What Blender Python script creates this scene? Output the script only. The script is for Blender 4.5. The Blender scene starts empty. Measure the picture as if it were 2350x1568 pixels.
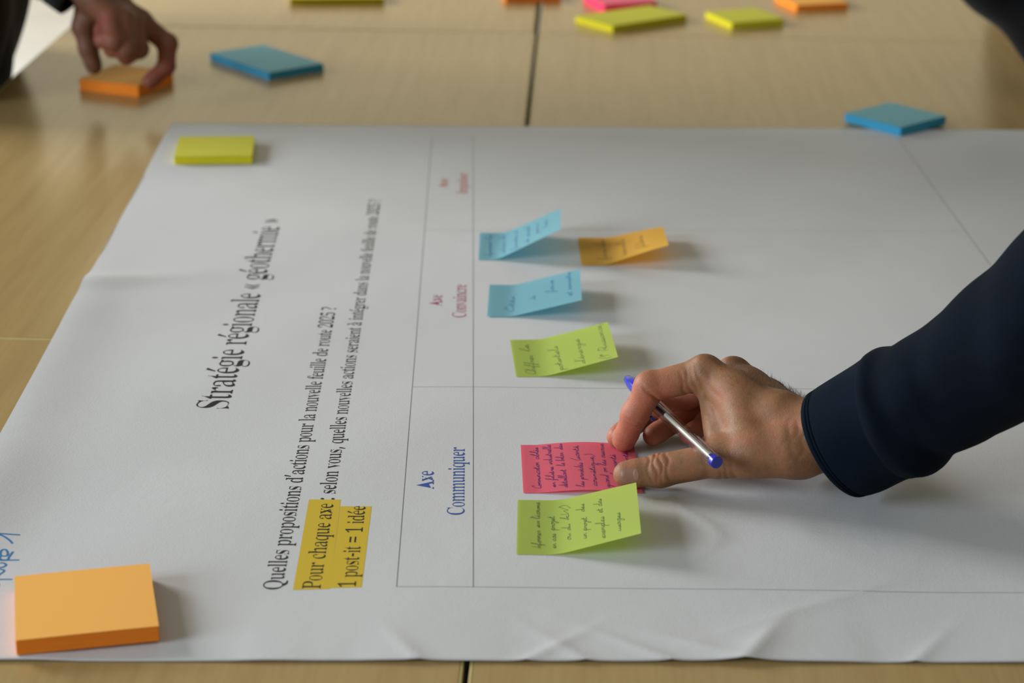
import bpy, bmesh, math, random
import numpy as np
from mathutils import Vector, Matrix, geometry

# ------------------------------------------------------------------ camera, world, lights
scene = bpy.context.scene
COL = scene.collection
IMG_W, IMG_H, FPX, CAM_H = 2350.0, 1568.0, 4657.0, 0.55      # table top is z = 0, floor z = -0.74
PITCH, ROLL = math.radians(20.8), math.radians(0.77)
_f = np.array([0, math.cos(PITCH), -math.sin(PITCH)]); _r = np.array([1.0, 0, 0]); _u = np.cross(_r, _f)
_r2 = math.cos(ROLL) * _r + math.sin(ROLL) * _u
_u2 = -math.sin(ROLL) * _r + math.cos(ROLL) * _u
CR = np.stack([_r2, _u2, -_f], 1)
CC = np.array([0, 0, CAM_H])

cam = bpy.data.cameras.new('camera')
cam.lens = FPX / IMG_W * 36.0
cam.sensor_width = 36.0
cam.clip_start = 0.05
cam.dof.use_dof = True
cam.dof.focus_distance = 1.325
cam.dof.aperture_fstop = 7.4
cam_o = bpy.data.objects.new('camera', cam)
COL.objects.link(cam_o)
M4 = Matrix.Identity(4)
for i in range(3):
    for j in range(3):
        M4[i][j] = CR[i, j]
    M4[i][3] = CC[i]
cam_o.matrix_world = M4
scene.camera = cam_o

world = bpy.data.worlds.new('world')
scene.world = world
world.use_nodes = True
bg = world.node_tree.nodes['Background']
bg.inputs['Color'].default_value = (1.0, 0.935, 0.73, 1)
bg.inputs['Strength'].default_value = 0.255

def area_light(name, loc, target, sx, sy, power, color):
    l = bpy.data.lights.new(name, 'AREA')
    l.shape = 'RECTANGLE'; l.size = sx; l.size_y = sy
    l.energy = power; l.color = color
    o = bpy.data.objects.new(name, l)
    COL.objects.link(o)
    o.location = loc
    o.rotation_euler = (Vector(target) - Vector(loc)).to_track_quat('-Z', 'Y').to_euler()
    return o
WINDOWS = [(3.45, 1.42, 1.8, 1.4), (-0.55, 1.25, 1.8, 1.5)]          # left wall at x = -3.6: centre y, centre z, width, height
area_light('window_light_far', (-3.52, 3.45, 1.42), (0.0, 3.45, 1.42), 1.8, 1.4, 240, (0.97, 0.985, 1.0))
area_light('window_light_near', (-3.52, -0.55, 1.25), (0.0, -0.55, 1.25), 1.8, 1.5, 160, (0.72, 0.85, 1.0))

scene.view_settings.view_transform = 'Standard'
scene.view_settings.look = 'None'
scene.view_settings.gamma = 1.0
scene.view_settings.exposure = 0.0
scene.view_settings.use_curve_mapping = False
scene.cycles.max_bounces = 10
scene.cycles.transmission_bounces = 10
scene.cycles.caustics_refractive = True

# ------------------------------------------------------------------ helpers
def at(px, py, z=0.0):
    """photo pixel -> the point of the horizontal plane at height z that it shows"""
    d = CR @ np.array([(px - IMG_W / 2) / FPX, -(py - IMG_H / 2) / FPX, -1.0])
    return CC + d * ((z - CC[2]) / d[2])
def at_depth(px, py, dep):
    return CC + (CR @ np.array([(px - IMG_W / 2) / FPX, -(py - IMG_H / 2) / FPX, -1.0])) * dep
def at_y(px, py, Y):
    d = CR @ np.array([(px - IMG_W / 2) / FPX, -(py - IMG_H / 2) / FPX, -1.0])
    return CC + d * ((Y - CC[1]) / d[1])

def lin(r, g, b):
    f = lambda c: ((c / 255 + 0.055) / 1.055) ** 2.4 if c / 255 > 0.04045 else c / 255 / 12.92
    return (f(r), f(g), f(b), 1.0)

def tag(o, label=None, cat=None, group=None, kind=None):
    if label: o['label'] = label
    if cat: o['category'] = cat
    if group: o['group'] = group
    if kind: o['kind'] = kind
    return o

def empty(name, loc=(0, 0, 0), rz=0.0):
    o = bpy.data.objects.new(name, None)
    COL.objects.link(o)
    o.empty_display_size = 0.05
    o.location = loc
    o.rotation_euler = (0, 0, rz)
    return o

def obj(name, verts, faces, mat, parent=None, smooth=False, world_space=False):
    me = bpy.data.meshes.new(name)
    me.from_pydata([tuple(map(float, v)) for v in verts], [], [tuple(map(int, f)) for f in faces])
    me.update()
    if smooth:
        me.polygons.foreach_set('use_smooth', [True] * len(me.polygons))
    me.materials.append(mat)
    o = bpy.data.objects.new(name, me)
    COL.objects.link(o)
    if parent is not None:
        o.parent = parent
        if world_space:
            o.matrix_parent_inverse = Matrix.LocRotScale(parent.location, parent.rotation_euler, None).inverted()
    return o

def box_geo(x0, x1, y0, y1, z0, z1, bev=0.0, seg=2):
    bm = bmesh.new()
    bmesh.ops.create_cube(bm, size=1.0)
    for v in bm.verts:
        v.co = ((x0 + x1) / 2 + v.co.x * (x1 - x0), (y0 + y1) / 2 + v.co.y * (y1 - y0), (z0 + z1) / 2 + v.co.z * (z1 - z0))
    if bev:
        bmesh.ops.bevel(bm, geom=bm.edges[:], offset=bev, segments=seg, affect='EDGES', profile=0.5)
    bm.verts.index_update()
    V = [tuple(v.co) for v in bm.verts]
    Fc = [tuple(v.index for v in f.verts) for f in bm.faces]
    bm.free()
    return V, Fc

def box(name, x0, x1, y0, y1, z0, z1, mat, parent=None, bev=0.0):
    V, Fc = box_geo(x0, x1, y0, y1, z0, z1, bev)
    return obj(name, V, Fc, mat, parent, smooth=False)

def tube(path, radii, n=12, cap=True, flat=None):
    """round tube along a list of points"""
    path = [np.asarray(p, float) for p in path]
    V, Fc = [], []
    ref = np.array([0.0, 0.0, 1.0])
    for i, p in enumerate(path):
        t = path[min(i + 1, len(path) - 1)] - path[max(i - 1, 0)]
        t /= np.linalg.norm(t)
        s = np.cross(t, ref)
        if np.linalg.norm(s) < 1e-3: s = np.cross(t, np.array([1.0, 0, 0]))
        s /= np.linalg.norm(s); w = np.cross(s, t)
        r = radii[i] if hasattr(radii, '__len__') else radii
        for k in range(n):
            a = 2 * math.pi * k / n
            V.append(p + r * (math.cos(a) * s + math.sin(a) * w))
    for i in range(len(path) - 1):
        for k in range(n):
            Fc.append((i * n + k, i * n + (k + 1) % n, (i + 1) * n + (k + 1) % n, (i + 1) * n + k))
    if cap:
        Fc.append(tuple(range(n))[::-1]); Fc.append(tuple((len(path) - 1) * n + k for k in range(n)))
    return V, Fc

def smoothstep(a, b, x):
    t = np.clip((np.asarray(x, float) - a) / (b - a), 0, 1)
    return t * t * (3 - 2 * t)

# ------------------------------------------------------------------ materials
MATS = {}
def new_mat(name):
    m = bpy.data.materials.new(name)
    m.use_nodes = True
    nt = m.node_tree
    p = nt.nodes['Principled BSDF']
    MATS[name] = m
    return m, nt, p
def node(nt, t, **kw):
    n = nt.nodes.new(t)
    for k, v in kw.items():
        if hasattr(n, k) and not k[0].isupper(): setattr(n, k, v)
        else: n.inputs[k].default_value = v
    return n
def coords(nt, scale=(1, 1, 1), kind='Object', rot=(0, 0, 0)):
    tc = node(nt, 'ShaderNodeTexCoord'); mp = node(nt, 'ShaderNodeMapping')
    mp.inputs['Scale'].default_value = scale
    mp.inputs['Rotation'].default_value = rot
    nt.links.new(tc.outputs[kind], mp.inputs['Vector'])
    return mp.outputs['Vector']
def noise(nt, vec, scale, detail=4, rough=0.55, dist=0.0):
    n = node(nt, 'ShaderNodeTexNoise')
    n.inputs['Scale'].default_value = scale; n.inputs['Detail'].default_value = detail
    n.inputs['Roughness'].default_value = rough; n.inputs['Distortion'].default_value = dist
    nt.links.new(vec, n.inputs['Vector'])
    return n.outputs['Fac']
def ramp(nt, fac, stops):
    r = node(nt, 'ShaderNodeValToRGB')
    e = r.color_ramp.elements
    while len(e) < len(stops): e.new(0.5)
    for k, (pos, c) in enumerate(stops):
        e[k].position = pos; e[k].color = c
    nt.links.new(fac, r.inputs['Fac'])
    return r.outputs['Color']
def bump(nt, p, height, strength, dist):
    b = node(nt, 'ShaderNodeBump')
    b.inputs['Strength'].default_value = strength; b.inputs['Distance'].default_value = dist
    nt.links.new(height, b.inputs['Height'])
    nt.links.new(b.outputs['Normal'], p.inputs['Normal'])
    return b
def plain(name, col, rough=0.5, spec=0.5, metallic=0.0, var=0.0, vscale=30):
    m, nt, p = new_mat(name)
    p.inputs['Roughness'].default_value = rough
    p.inputs['Specular IOR Level'].default_value = spec
    p.inputs['Metallic'].default_value = metallic
    c = np.array(col[:3])
    v = coords(nt)
    f = noise(nt, v, vscale, 3)
    lo = tuple(np.clip(c * (1 - var), 0, 1)) + (1,); hi = tuple(np.clip(c * (1 + var), 0, 1)) + (1,)
    nt.links.new(ramp(nt, f, [(0.3, lo), (0.7, hi)]), p.inputs['Base Color'])
    return m

def wood_mat():
    m, nt, p = new_mat('beech_laminate')
    v1 = coords(nt, (26, 1.1, 1))
    f1 = noise(nt, v1, 3.2, 6, 0.6, 0.25)
    v2 = coords(nt, (150, 5, 1))
    f2 = noise(nt, v2, 3.0, 3, 0.5)
    mx = node(nt, 'ShaderNodeMath', operation='MULTIPLY_ADD')
    nt.links.new(f2, mx.inputs[0]); mx.inputs[1].default_value = 0.35
    nt.links.new(f1, mx.inputs[2])
    c = ramp(nt, mx.outputs[0], [(0.42, (0.375, 0.248, 0.098, 1)), (0.66, (0.415, 0.282, 0.115, 1)), (0.86, (0.445, 0.308, 0.130, 1))])
    nt.links.new(c, p.inputs['Base Color'])
    p.inputs['Roughness'].default_value = 0.22
    p.inputs['Specular IOR Level'].default_value = 0.42
    bump(nt, p, f2, 0.05, 0.0004)
    return m
def sheet_mat(name, col, trans=0.3, rough=0.75, spec=0.2, side=None):
    """thin coloured paper: part of the light passes through"""
    m, nt, p = new_mat(name)
    p.inputs['Base Color'].default_value = col
    p.inputs['Roughness'].default_value = rough
    p.inputs['Specular IOR Level'].default_value = spec
    v = coords(nt, kind='Object')
    f = noise(nt, v, 900, 3)
    bump(nt, p, f, 0.12, 0.0002)
    out = nt.nodes['Material Output']
    if trans:
        tr = node(nt, 'ShaderNodeBsdfTranslucent'); tr.inputs['Color'].default_value = tuple(c ** 1.7 for c in col[:3]) + (1,)
        mix = node(nt, 'ShaderNodeMixShader'); mix.inputs[0].default_value = trans
        nt.links.new(p.outputs[0], mix.inputs[1]); nt.links.new(tr.outputs[0], mix.inputs[2])
        nt.links.new(mix.outputs[0], out.inputs[0])
    return m
def stack_mat(name, col):
    """cut edge of a pad: hundreds of sheet edges as fine horizontal lines"""
    m, nt, p = new_mat(name)
    v = coords(nt, (1, 1, 60))
    f = noise(nt, v, 60, 2)
    c = np.array(col[:3])
    nt.links.new(ramp(nt, f, [(0.3, tuple(c * 0.9) + (1,)), (0.7, tuple(np.clip(c * 1.08, 0, 1)) + (1,))]), p.inputs['Base Color'])
    p.inputs['Roughness'].default_value = 0.8
    p.inputs['Specular IOR Level'].default_value = 0.1
    bump(nt, p, f, 0.25, 0.0003)
    return m
def poster_mat():
    m, nt, p = new_mat('plotter_paper')
    v = coords(nt)
    f = noise(nt, v, 7, 3)
    nt.links.new(ramp(nt, f, [(0.3, (0.585, 0.585, 0.59, 1)), (0.7, (0.61, 0.61, 0.612, 1))]), p.inputs['Base Color'])
    p.inputs['Roughness'].default_value = 0.5
    p.inputs['Specular IOR Level'].default_value = 0.35
    fine = noise(nt, v, 700, 3)
    crum = noise(nt, v, 16, 6, 0.55, 0.4)
    hm_ = node(nt, 'ShaderNodeMath', operation='MULTIPLY_ADD'); hm_.inputs[1].default_value = 6.0
    nt.links.new(crum, hm_.inputs[0]); nt.links.new(fine, hm_.inputs[2])
    bump(nt, p, hm_.outputs[0], 0.10, 0.0009)
    return m
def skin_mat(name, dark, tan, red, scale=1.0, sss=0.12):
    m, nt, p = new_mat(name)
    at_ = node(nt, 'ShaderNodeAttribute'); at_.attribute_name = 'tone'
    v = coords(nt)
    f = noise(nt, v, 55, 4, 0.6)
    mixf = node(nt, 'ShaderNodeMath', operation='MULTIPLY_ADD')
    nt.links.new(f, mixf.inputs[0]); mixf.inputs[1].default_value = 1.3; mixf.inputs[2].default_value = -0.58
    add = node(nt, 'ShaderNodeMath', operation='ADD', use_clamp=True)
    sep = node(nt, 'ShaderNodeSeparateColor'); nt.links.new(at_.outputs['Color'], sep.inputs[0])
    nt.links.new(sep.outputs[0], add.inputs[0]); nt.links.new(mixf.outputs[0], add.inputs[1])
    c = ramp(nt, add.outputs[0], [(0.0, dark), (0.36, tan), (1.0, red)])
    f3 = noise(nt, v, 260, 3, 0.6)
    mul = node(nt, 'ShaderNodeMix', data_type='RGBA', blend_type='MULTIPLY')
    mul.inputs[0].default_value = 0.35
    nt.links.new(c, mul.inputs[6])
    nt.links.new(ramp(nt, f3, [(0.3, (0.72, 0.68, 0.65, 1)), (0.65, (1, 1, 1, 1))]), mul.inputs[7])
    nt.links.new(mul.outputs[2], p.inputs['Base Color'])
    p.inputs['Roughness'].default_value = 0.52
    p.inputs['Specular IOR Level'].default_value = 0.3
    p.inputs['Subsurface Weight'].default_value = sss
    p.inputs['Subsurface Radius'].default_value = (0.004, 0.0014, 0.0008)
    p.inputs['Subsurface Scale'].default_value = 1.0
    vo = node(nt, 'ShaderNodeTexVoronoi', feature='DISTANCE_TO_EDGE'); vo.inputs['Scale'].default_value = 800 * scale
    mp = node(nt, 'ShaderNodeMapping'); tc = node(nt, 'ShaderNodeTexCoord')
    mp.inputs['Rotation'].default_value = (0, 0, 0.6); mp.inputs['Scale'].default_value = (0.55, 1.3, 1.0)
    nt.links.new(tc.outputs['Object'], mp.inputs['Vector']); nt.links.new(mp.outputs[0], vo.inputs['Vector'])
    hsum = node(nt, 'ShaderNodeMath', operation='MULTIPLY_ADD')
    n2 = noise(nt, v, 300, 4, 0.6)
    nt.links.new(n2, hsum.inputs[0]); hsum.inputs[1].default_value = 0.8; nt.links.new(vo.outputs['Distance'], hsum.inputs[2])
    n3 = noise(nt, mp.outputs[0], 130, 3, 0.55, 0.6)
    h2 = node(nt, 'ShaderNodeMath', operation='MULTIPLY_ADD'); h2.inputs[1].default_value = 1.6
    nt.links.new(n3, h2.inputs[0]); nt.links.new(hsum.outputs[0], h2.inputs[2])
    bump(nt, p, h2.outputs[0], 0.3, 0.0006)
    return m
def cloth_mat(name, col, rough=0.9, sheen=0.3, wscale=1400):
    m, nt, p = new_mat(name)
    v = coords(nt)
    f = noise(nt, v, 40, 4)
    c = np.array(col[:3])
    nt.links.new(ramp(nt, f, [(0.3, tuple(c * 0.85) + (1,)), (0.7, tuple(c * 1.15) + (1,))]), p.inputs['Base Color'])
    p.inputs['Roughness'].default_value = rough
    p.inputs['Specular IOR Level'].default_value = 0.05
    p.inputs['Sheen Weight'].default_value = sheen
    p.inputs['Sheen Roughness'].default_value = 0.5
    f2 = noise(nt, v, wscale, 2)
    bump(nt, p, f2, 0.3, 0.0004)
    return m
# ------------------------------------------------------------------ floor and tables
M_WOOD = wood_mat()
M_BAND = plain('edge_band_plastic', (0.52, 0.42, 0.17), 0.35, 0.5, var=0.06)
M_STEEL = plain('grey_steel', (0.3, 0.3, 0.31), 0.35, 0.5, 0.9, var=0.05)
M_RAIL = plain('dark_steel', (0.02, 0.02, 0.02), 0.5, 0.4)
M_FLOOR = plain('pale_vinyl_floor', (0.86, 0.84, 0.83), 0.3, 0.5, var=0.08, vscale=6)

fl = box('floor', -4.5, 4.5, -2.0, 7.0, -0.80, -0.74, M_FLOOR)
tag(fl, kind='structure')
M_WALL = plain('cream_wall_paint', (0.80, 0.72, 0.52), 0.8, 0.2, var=0.03, vscale=3)
wb = box('wall_back', -4.5, 4.5, 7.0, 7.15, -0.80, 2.0, M_WALL)
tag(wb, kind='structure')
V, Fc = [], []
ys = [-2.0]; 
for cy, cz, w_, h_ in sorted(WINDOWS): ys += [cy - w_ / 2, cy + w_ / 2]
ys.append(7.0)
def add_wall(y0, y1, z0, z1):
    v, f = box_geo(-3.75, -3.60, y0, y1, z0, z1)
    o_ = len(V); V.extend(v); Fc.extend([tuple(o_ + i for i in q) for q in f])
add_wall(ys[0], ys[1], -0.80, 2.4); add_wall(ys[2], ys[3], -0.80, 2.4); add_wall(ys[4], ys[5], -0.80, 2.4)
for cy, cz, w_, h_ in WINDOWS:
    add_wall(cy - w_ / 2, cy + w_ / 2, -0.80, cz - h_ / 2); add_wall(cy - w_ / 2, cy + w_ / 2, cz + h_ / 2, 2.4)
tag(obj('wall_left', V, Fc, M_WALL), kind='structure')
M_FRAME = plain('white_window_frame', (0.75, 0.75, 0.73), 0.4, 0.4)
for k, (cy, cz, w_, h_) in enumerate(WINDOWS):
    wn = empty('window_%d' % (k + 1), (-3.66, cy, cz))
    tag(wn, kind='structure')
    for a in (-1, 1):
        box('window_frame', -0.03, 0.03, *sorted((a * w_ / 2, a * (w_ / 2 - 0.05))), -h_ / 2, h_ / 2, M_FRAME, wn)
        box('window_frame', -0.03, 0.03, -w_ / 2 + 0.05, w_ / 2 - 0.05, *sorted((a * h_ / 2, a * (h_ / 2 - 0.05))), M_FRAME, wn)
    box('mullion', -0.03, 0.03, -0.03, 0.03, -h_ / 2 + 0.05, h_ / 2 - 0.05, M_FRAME, wn)
    box('window_sill', -0.05, 0.14, -w_ / 2 - 0.05, w_ / 2 + 0.05, -h_ / 2 - 0.04, -h_ / 2, M_FRAME, wn)

pa, pb = at(1072, 1540), at(1241, 0)
T_EY = (pb - pa)[:2] / np.linalg.norm((pb - pa)[:2])
T_EX = np.array([T_EY[1], -T_EY[0]])
T_ROT = math.atan2(T_EX[1], T_EX[0])
def tcoord(p):
    d = (p - pa)[:2]
    return float(d @ T_EX), float(d @ T_EY)
ROW1 = tcoord(at(52, 777))[1]
ROW2 = tcoord(at(1300, 78))[1]
LEFT = tcoord(at(95, 118))[0]
RIGHT = 0.66
def make_table(x0, x1, y0, y1, label):
    w, d = x1 - x0, y1 - y0
    c = pa[:2] + T_EX * (x0 + x1) / 2 + T_EY * (y0 + y1) / 2
    t = empty('meeting_table', (c[0], c[1], -0.74), T_ROT)
    tag(t, label, 'table', 'tables pushed together under the poster')
    e = 0.002
    box('table_top', -w / 2 + e, w / 2 - e, -d / 2 + e, d / 2 - e, 0.715, 0.74, M_WOOD, t, 0.0)
    for nm, a in (('x', -1), ('x', 1)):
        box('edge_band', *sorted((a * w / 2, a * (w / 2 - e))), -d / 2, d / 2, 0.715, 0.7398, M_BAND, t, 0.0006)
        box('edge_band', -w / 2 + e, w / 2 - e, *sorted((a * d / 2, a * (d / 2 - e))), 0.715, 0.7398, M_BAND, t, 0.0006)
    for a in (-1, 1):
        box('gap_dark_rail', *sorted((a * (w / 2 - 0.0005), a * (w / 2 - 0.03))), -d / 2 + 0.03, d / 2 - 0.03, 0.655, 0.715, M_RAIL, t, 0.001)  # unseen black rails, added flush with the edges to keep the table gap dark
        box('apron', -w / 2 + 0.05, w / 2 - 0.05, a * (d / 2 - 0.06) - 0.012, a * (d / 2 - 0.06) + 0.012, 0.665, 0.715, M_STEEL, t, 0.002)
        for b in (-1, 1):
            V, Fc = tube([(b * (w / 2 - 0.06), a * (d / 2 - 0.06), 0.0), (b * (w / 2 - 0.06), a * (d / 2 - 0.06), 0.715)], 0.02, 16)
            obj('leg', V, Fc, M_STEEL, t, smooth=False)
    return t
G = 0.0004
NEAR = ROW1 - (ROW2 - ROW1)
make_table(LEFT, -0.0022, NEAR, ROW1 - G, 'pale wood table at the bottom left, nearest orange pad')
make_table(0.0012, RIGHT, NEAR, ROW1 - G, 'pale wood table under the writing hand and pen')
make_table(LEFT, -0.0022, ROW1 + G, ROW2 - G, 'pale wood table with the large blue pad on it')
make_table(0.0022, RIGHT, ROW1 + G, ROW2 - G, 'pale wood table under the far right half of the poster')
make_table(LEFT, -0.0042, ROW2 + 2 * G, 2 * ROW2 - ROW1, 'farthest pale wood table on the left, above the large blue pad')
make_table(0.0035, RIGHT, ROW2 + 2 * G, 2 * ROW2 - ROW1, 'farthest pale wood table carrying the yellow and pink pads')

# ------------------------------------------------------------------ poster
M_POSTER = poster_mat()
qa, qb = at(1086, 1350), at(1086, 320)
P_EY = (qb - qa)[:2] / np.linalg.norm((qb - qa)[:2])
P_EX = np.array([P_EY[1], -P_EY[0]])
P_O = at(395, 286)[:2]                       # far left corner
P_W = 0.985
P_D = float((P_O - at(700, 1521)[:2]) @ P_EY)
def pcoord(p):
    d = np.asarray(p)[:2] - P_O
    return float(d @ P_EX), float(-(d @ P_EY))
def hp(a, b):
    """height of the paper above the table; a from the left edge, b from the far edge"""
    a = np.asarray(a, float); b = np.asarray(b, float)
    z = 0.0013 + 0.0004 * (np.sin(a * 17 + 1.3 + 2 * np.sin(b * 6)) * np.sin(b * 13 + 0.4) + 0.6 * np.sin(a * 31 + b * 23))
    e = P_D - b                               # distance to the near edge
    n = np.exp(-(e / 0.055) ** 2)
    z = z + n * 0.0005 * np.clip(np.sin(a * 29 + 0.6 * np.sin(a * 70)) + 0.5 * np.sin(a * 61 + 2), 0, 2)
    m = np.exp(-(a / 0.035) ** 2)
    z = z + m * (0.0035 * smoothstep(0.45, 0.62, b) * (1 - smoothstep(0.95, 1.05, b)) + 0.0015 * np.clip(np.sin(b * 15), 0, 1))
    a0, b0 = C_L                              # crease running in from the left edge
    t = (b - b0) + 0.25 * (a - a0)
    z = z + 0.0035 * np.exp(-(t / 0.018) ** 2) * np.exp(-((a - a0) / 0.07) ** 2)
    a1, b1 = C_N                              # crumple at the near edge
    d1 = (a - a1) * 0.8 + (b - b1) * 0.45; d2 = -(a - a1) * 0.45 + (b - b1) * 0.8
    z = z + 0.0028 * np.exp(-(np.abs(d1) / 0.009)) * np.exp(-(d2 / 0.03) ** 2)
    z = z + 0.0016 * np.exp(-(np.abs(d2 - 0.012) / 0.009)) * np.exp(-((d1 + 0.02) / 0.03) ** 2)
    a2, b2 = C_W
    z = z + 0.0016 * np.exp(-np.abs(a - a2 - 0.012 * np.sin((b - b2) * 60)) / 0.004) * np.exp(-((b - b2) / 0.035) ** 2)
    z = z + 0.0006 * np.exp(-np.abs((a - a2 - 0.05) * 0.6 + (b - b2 - 0.12)) / 0.007) * np.exp(-((a - a2 - 0.05) / 0.05) ** 2)
    # dog ears along the near edge
    for k, (ae, s) in enumerate(C_E):
        z = z + 0.0013 * np.exp(-(np.abs((a - ae) + s * e) / 0.005)) * np.exp(-(e / 0.03) ** 2)
    return np.maximum(z, 0.0006)
C_L = pcoord(at(215, 655)); C_N = pcoord(at(1735, 1495)); C_W = pcoord(at(1592, 1190))
C_E = [(pcoord(at(x, 1520))[0], s) for x, s in ((960, 0.5), (1210, -1.0), (1345, 0.8), (1540, 1.2), (2100, -0.7))]
def pt(a, b, lift=0.0):
    q = P_O + P_EX * a - P_EY * b
    return np.array([q[0], q[1], float(hp(a, b)) + lift])
poster = empty('poster', (P_O[0], P_O[1], 0.0), 0.0)
tag(poster, 'large white printed planning poster spread over the tables', 'poster')
na = np.concatenate([np.linspace(0, 0.06, 14)[:-1], np.linspace(0.06, P_W, 260)])
nb = np.concatenate([np.linspace(0, P_D - 0.13, 210)[:-1], np.linspace(P_D - 0.13, P_D, 52)])
A, B = np.meshgrid(na, nb)
Z = hp(A, B)
XY = P_O[None, None, :] + P_EX[None, None, :] * A[..., None] - P_EY[None, None, :] * B[..., None]
rows, cols = A.shape
V = np.concatenate([np.stack([XY[..., 0], XY[..., 1], Z], -1).reshape(-1, 3), np.stack([XY[..., 0], XY[..., 1], Z - 0.00025], -1).reshape(-1, 3)])
idx = np.arange(rows * cols).reshape(rows, cols); N = rows * cols
q = np.stack([idx[1:, :-1], idx[1:, 1:], idx[:-1, 1:], idx[:-1, :-1]], -1).reshape(-1, 4)
Fc = q.tolist() + (q[:, ::-1] + N).tolist()
rim = list(idx[0, :]) + list(idx[1:, -1]) + list(idx[-1, -2::-1]) + list(idx[-2:0, 0])
for i in range(len(rim)):
    u, w = rim[i], rim[(i + 1) % len(rim)]
    Fc.append((u, w, w + N, u + N))
obj('paper_sheet', V, Fc, M_POSTER, poster, smooth=True, world_space=True)

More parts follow.
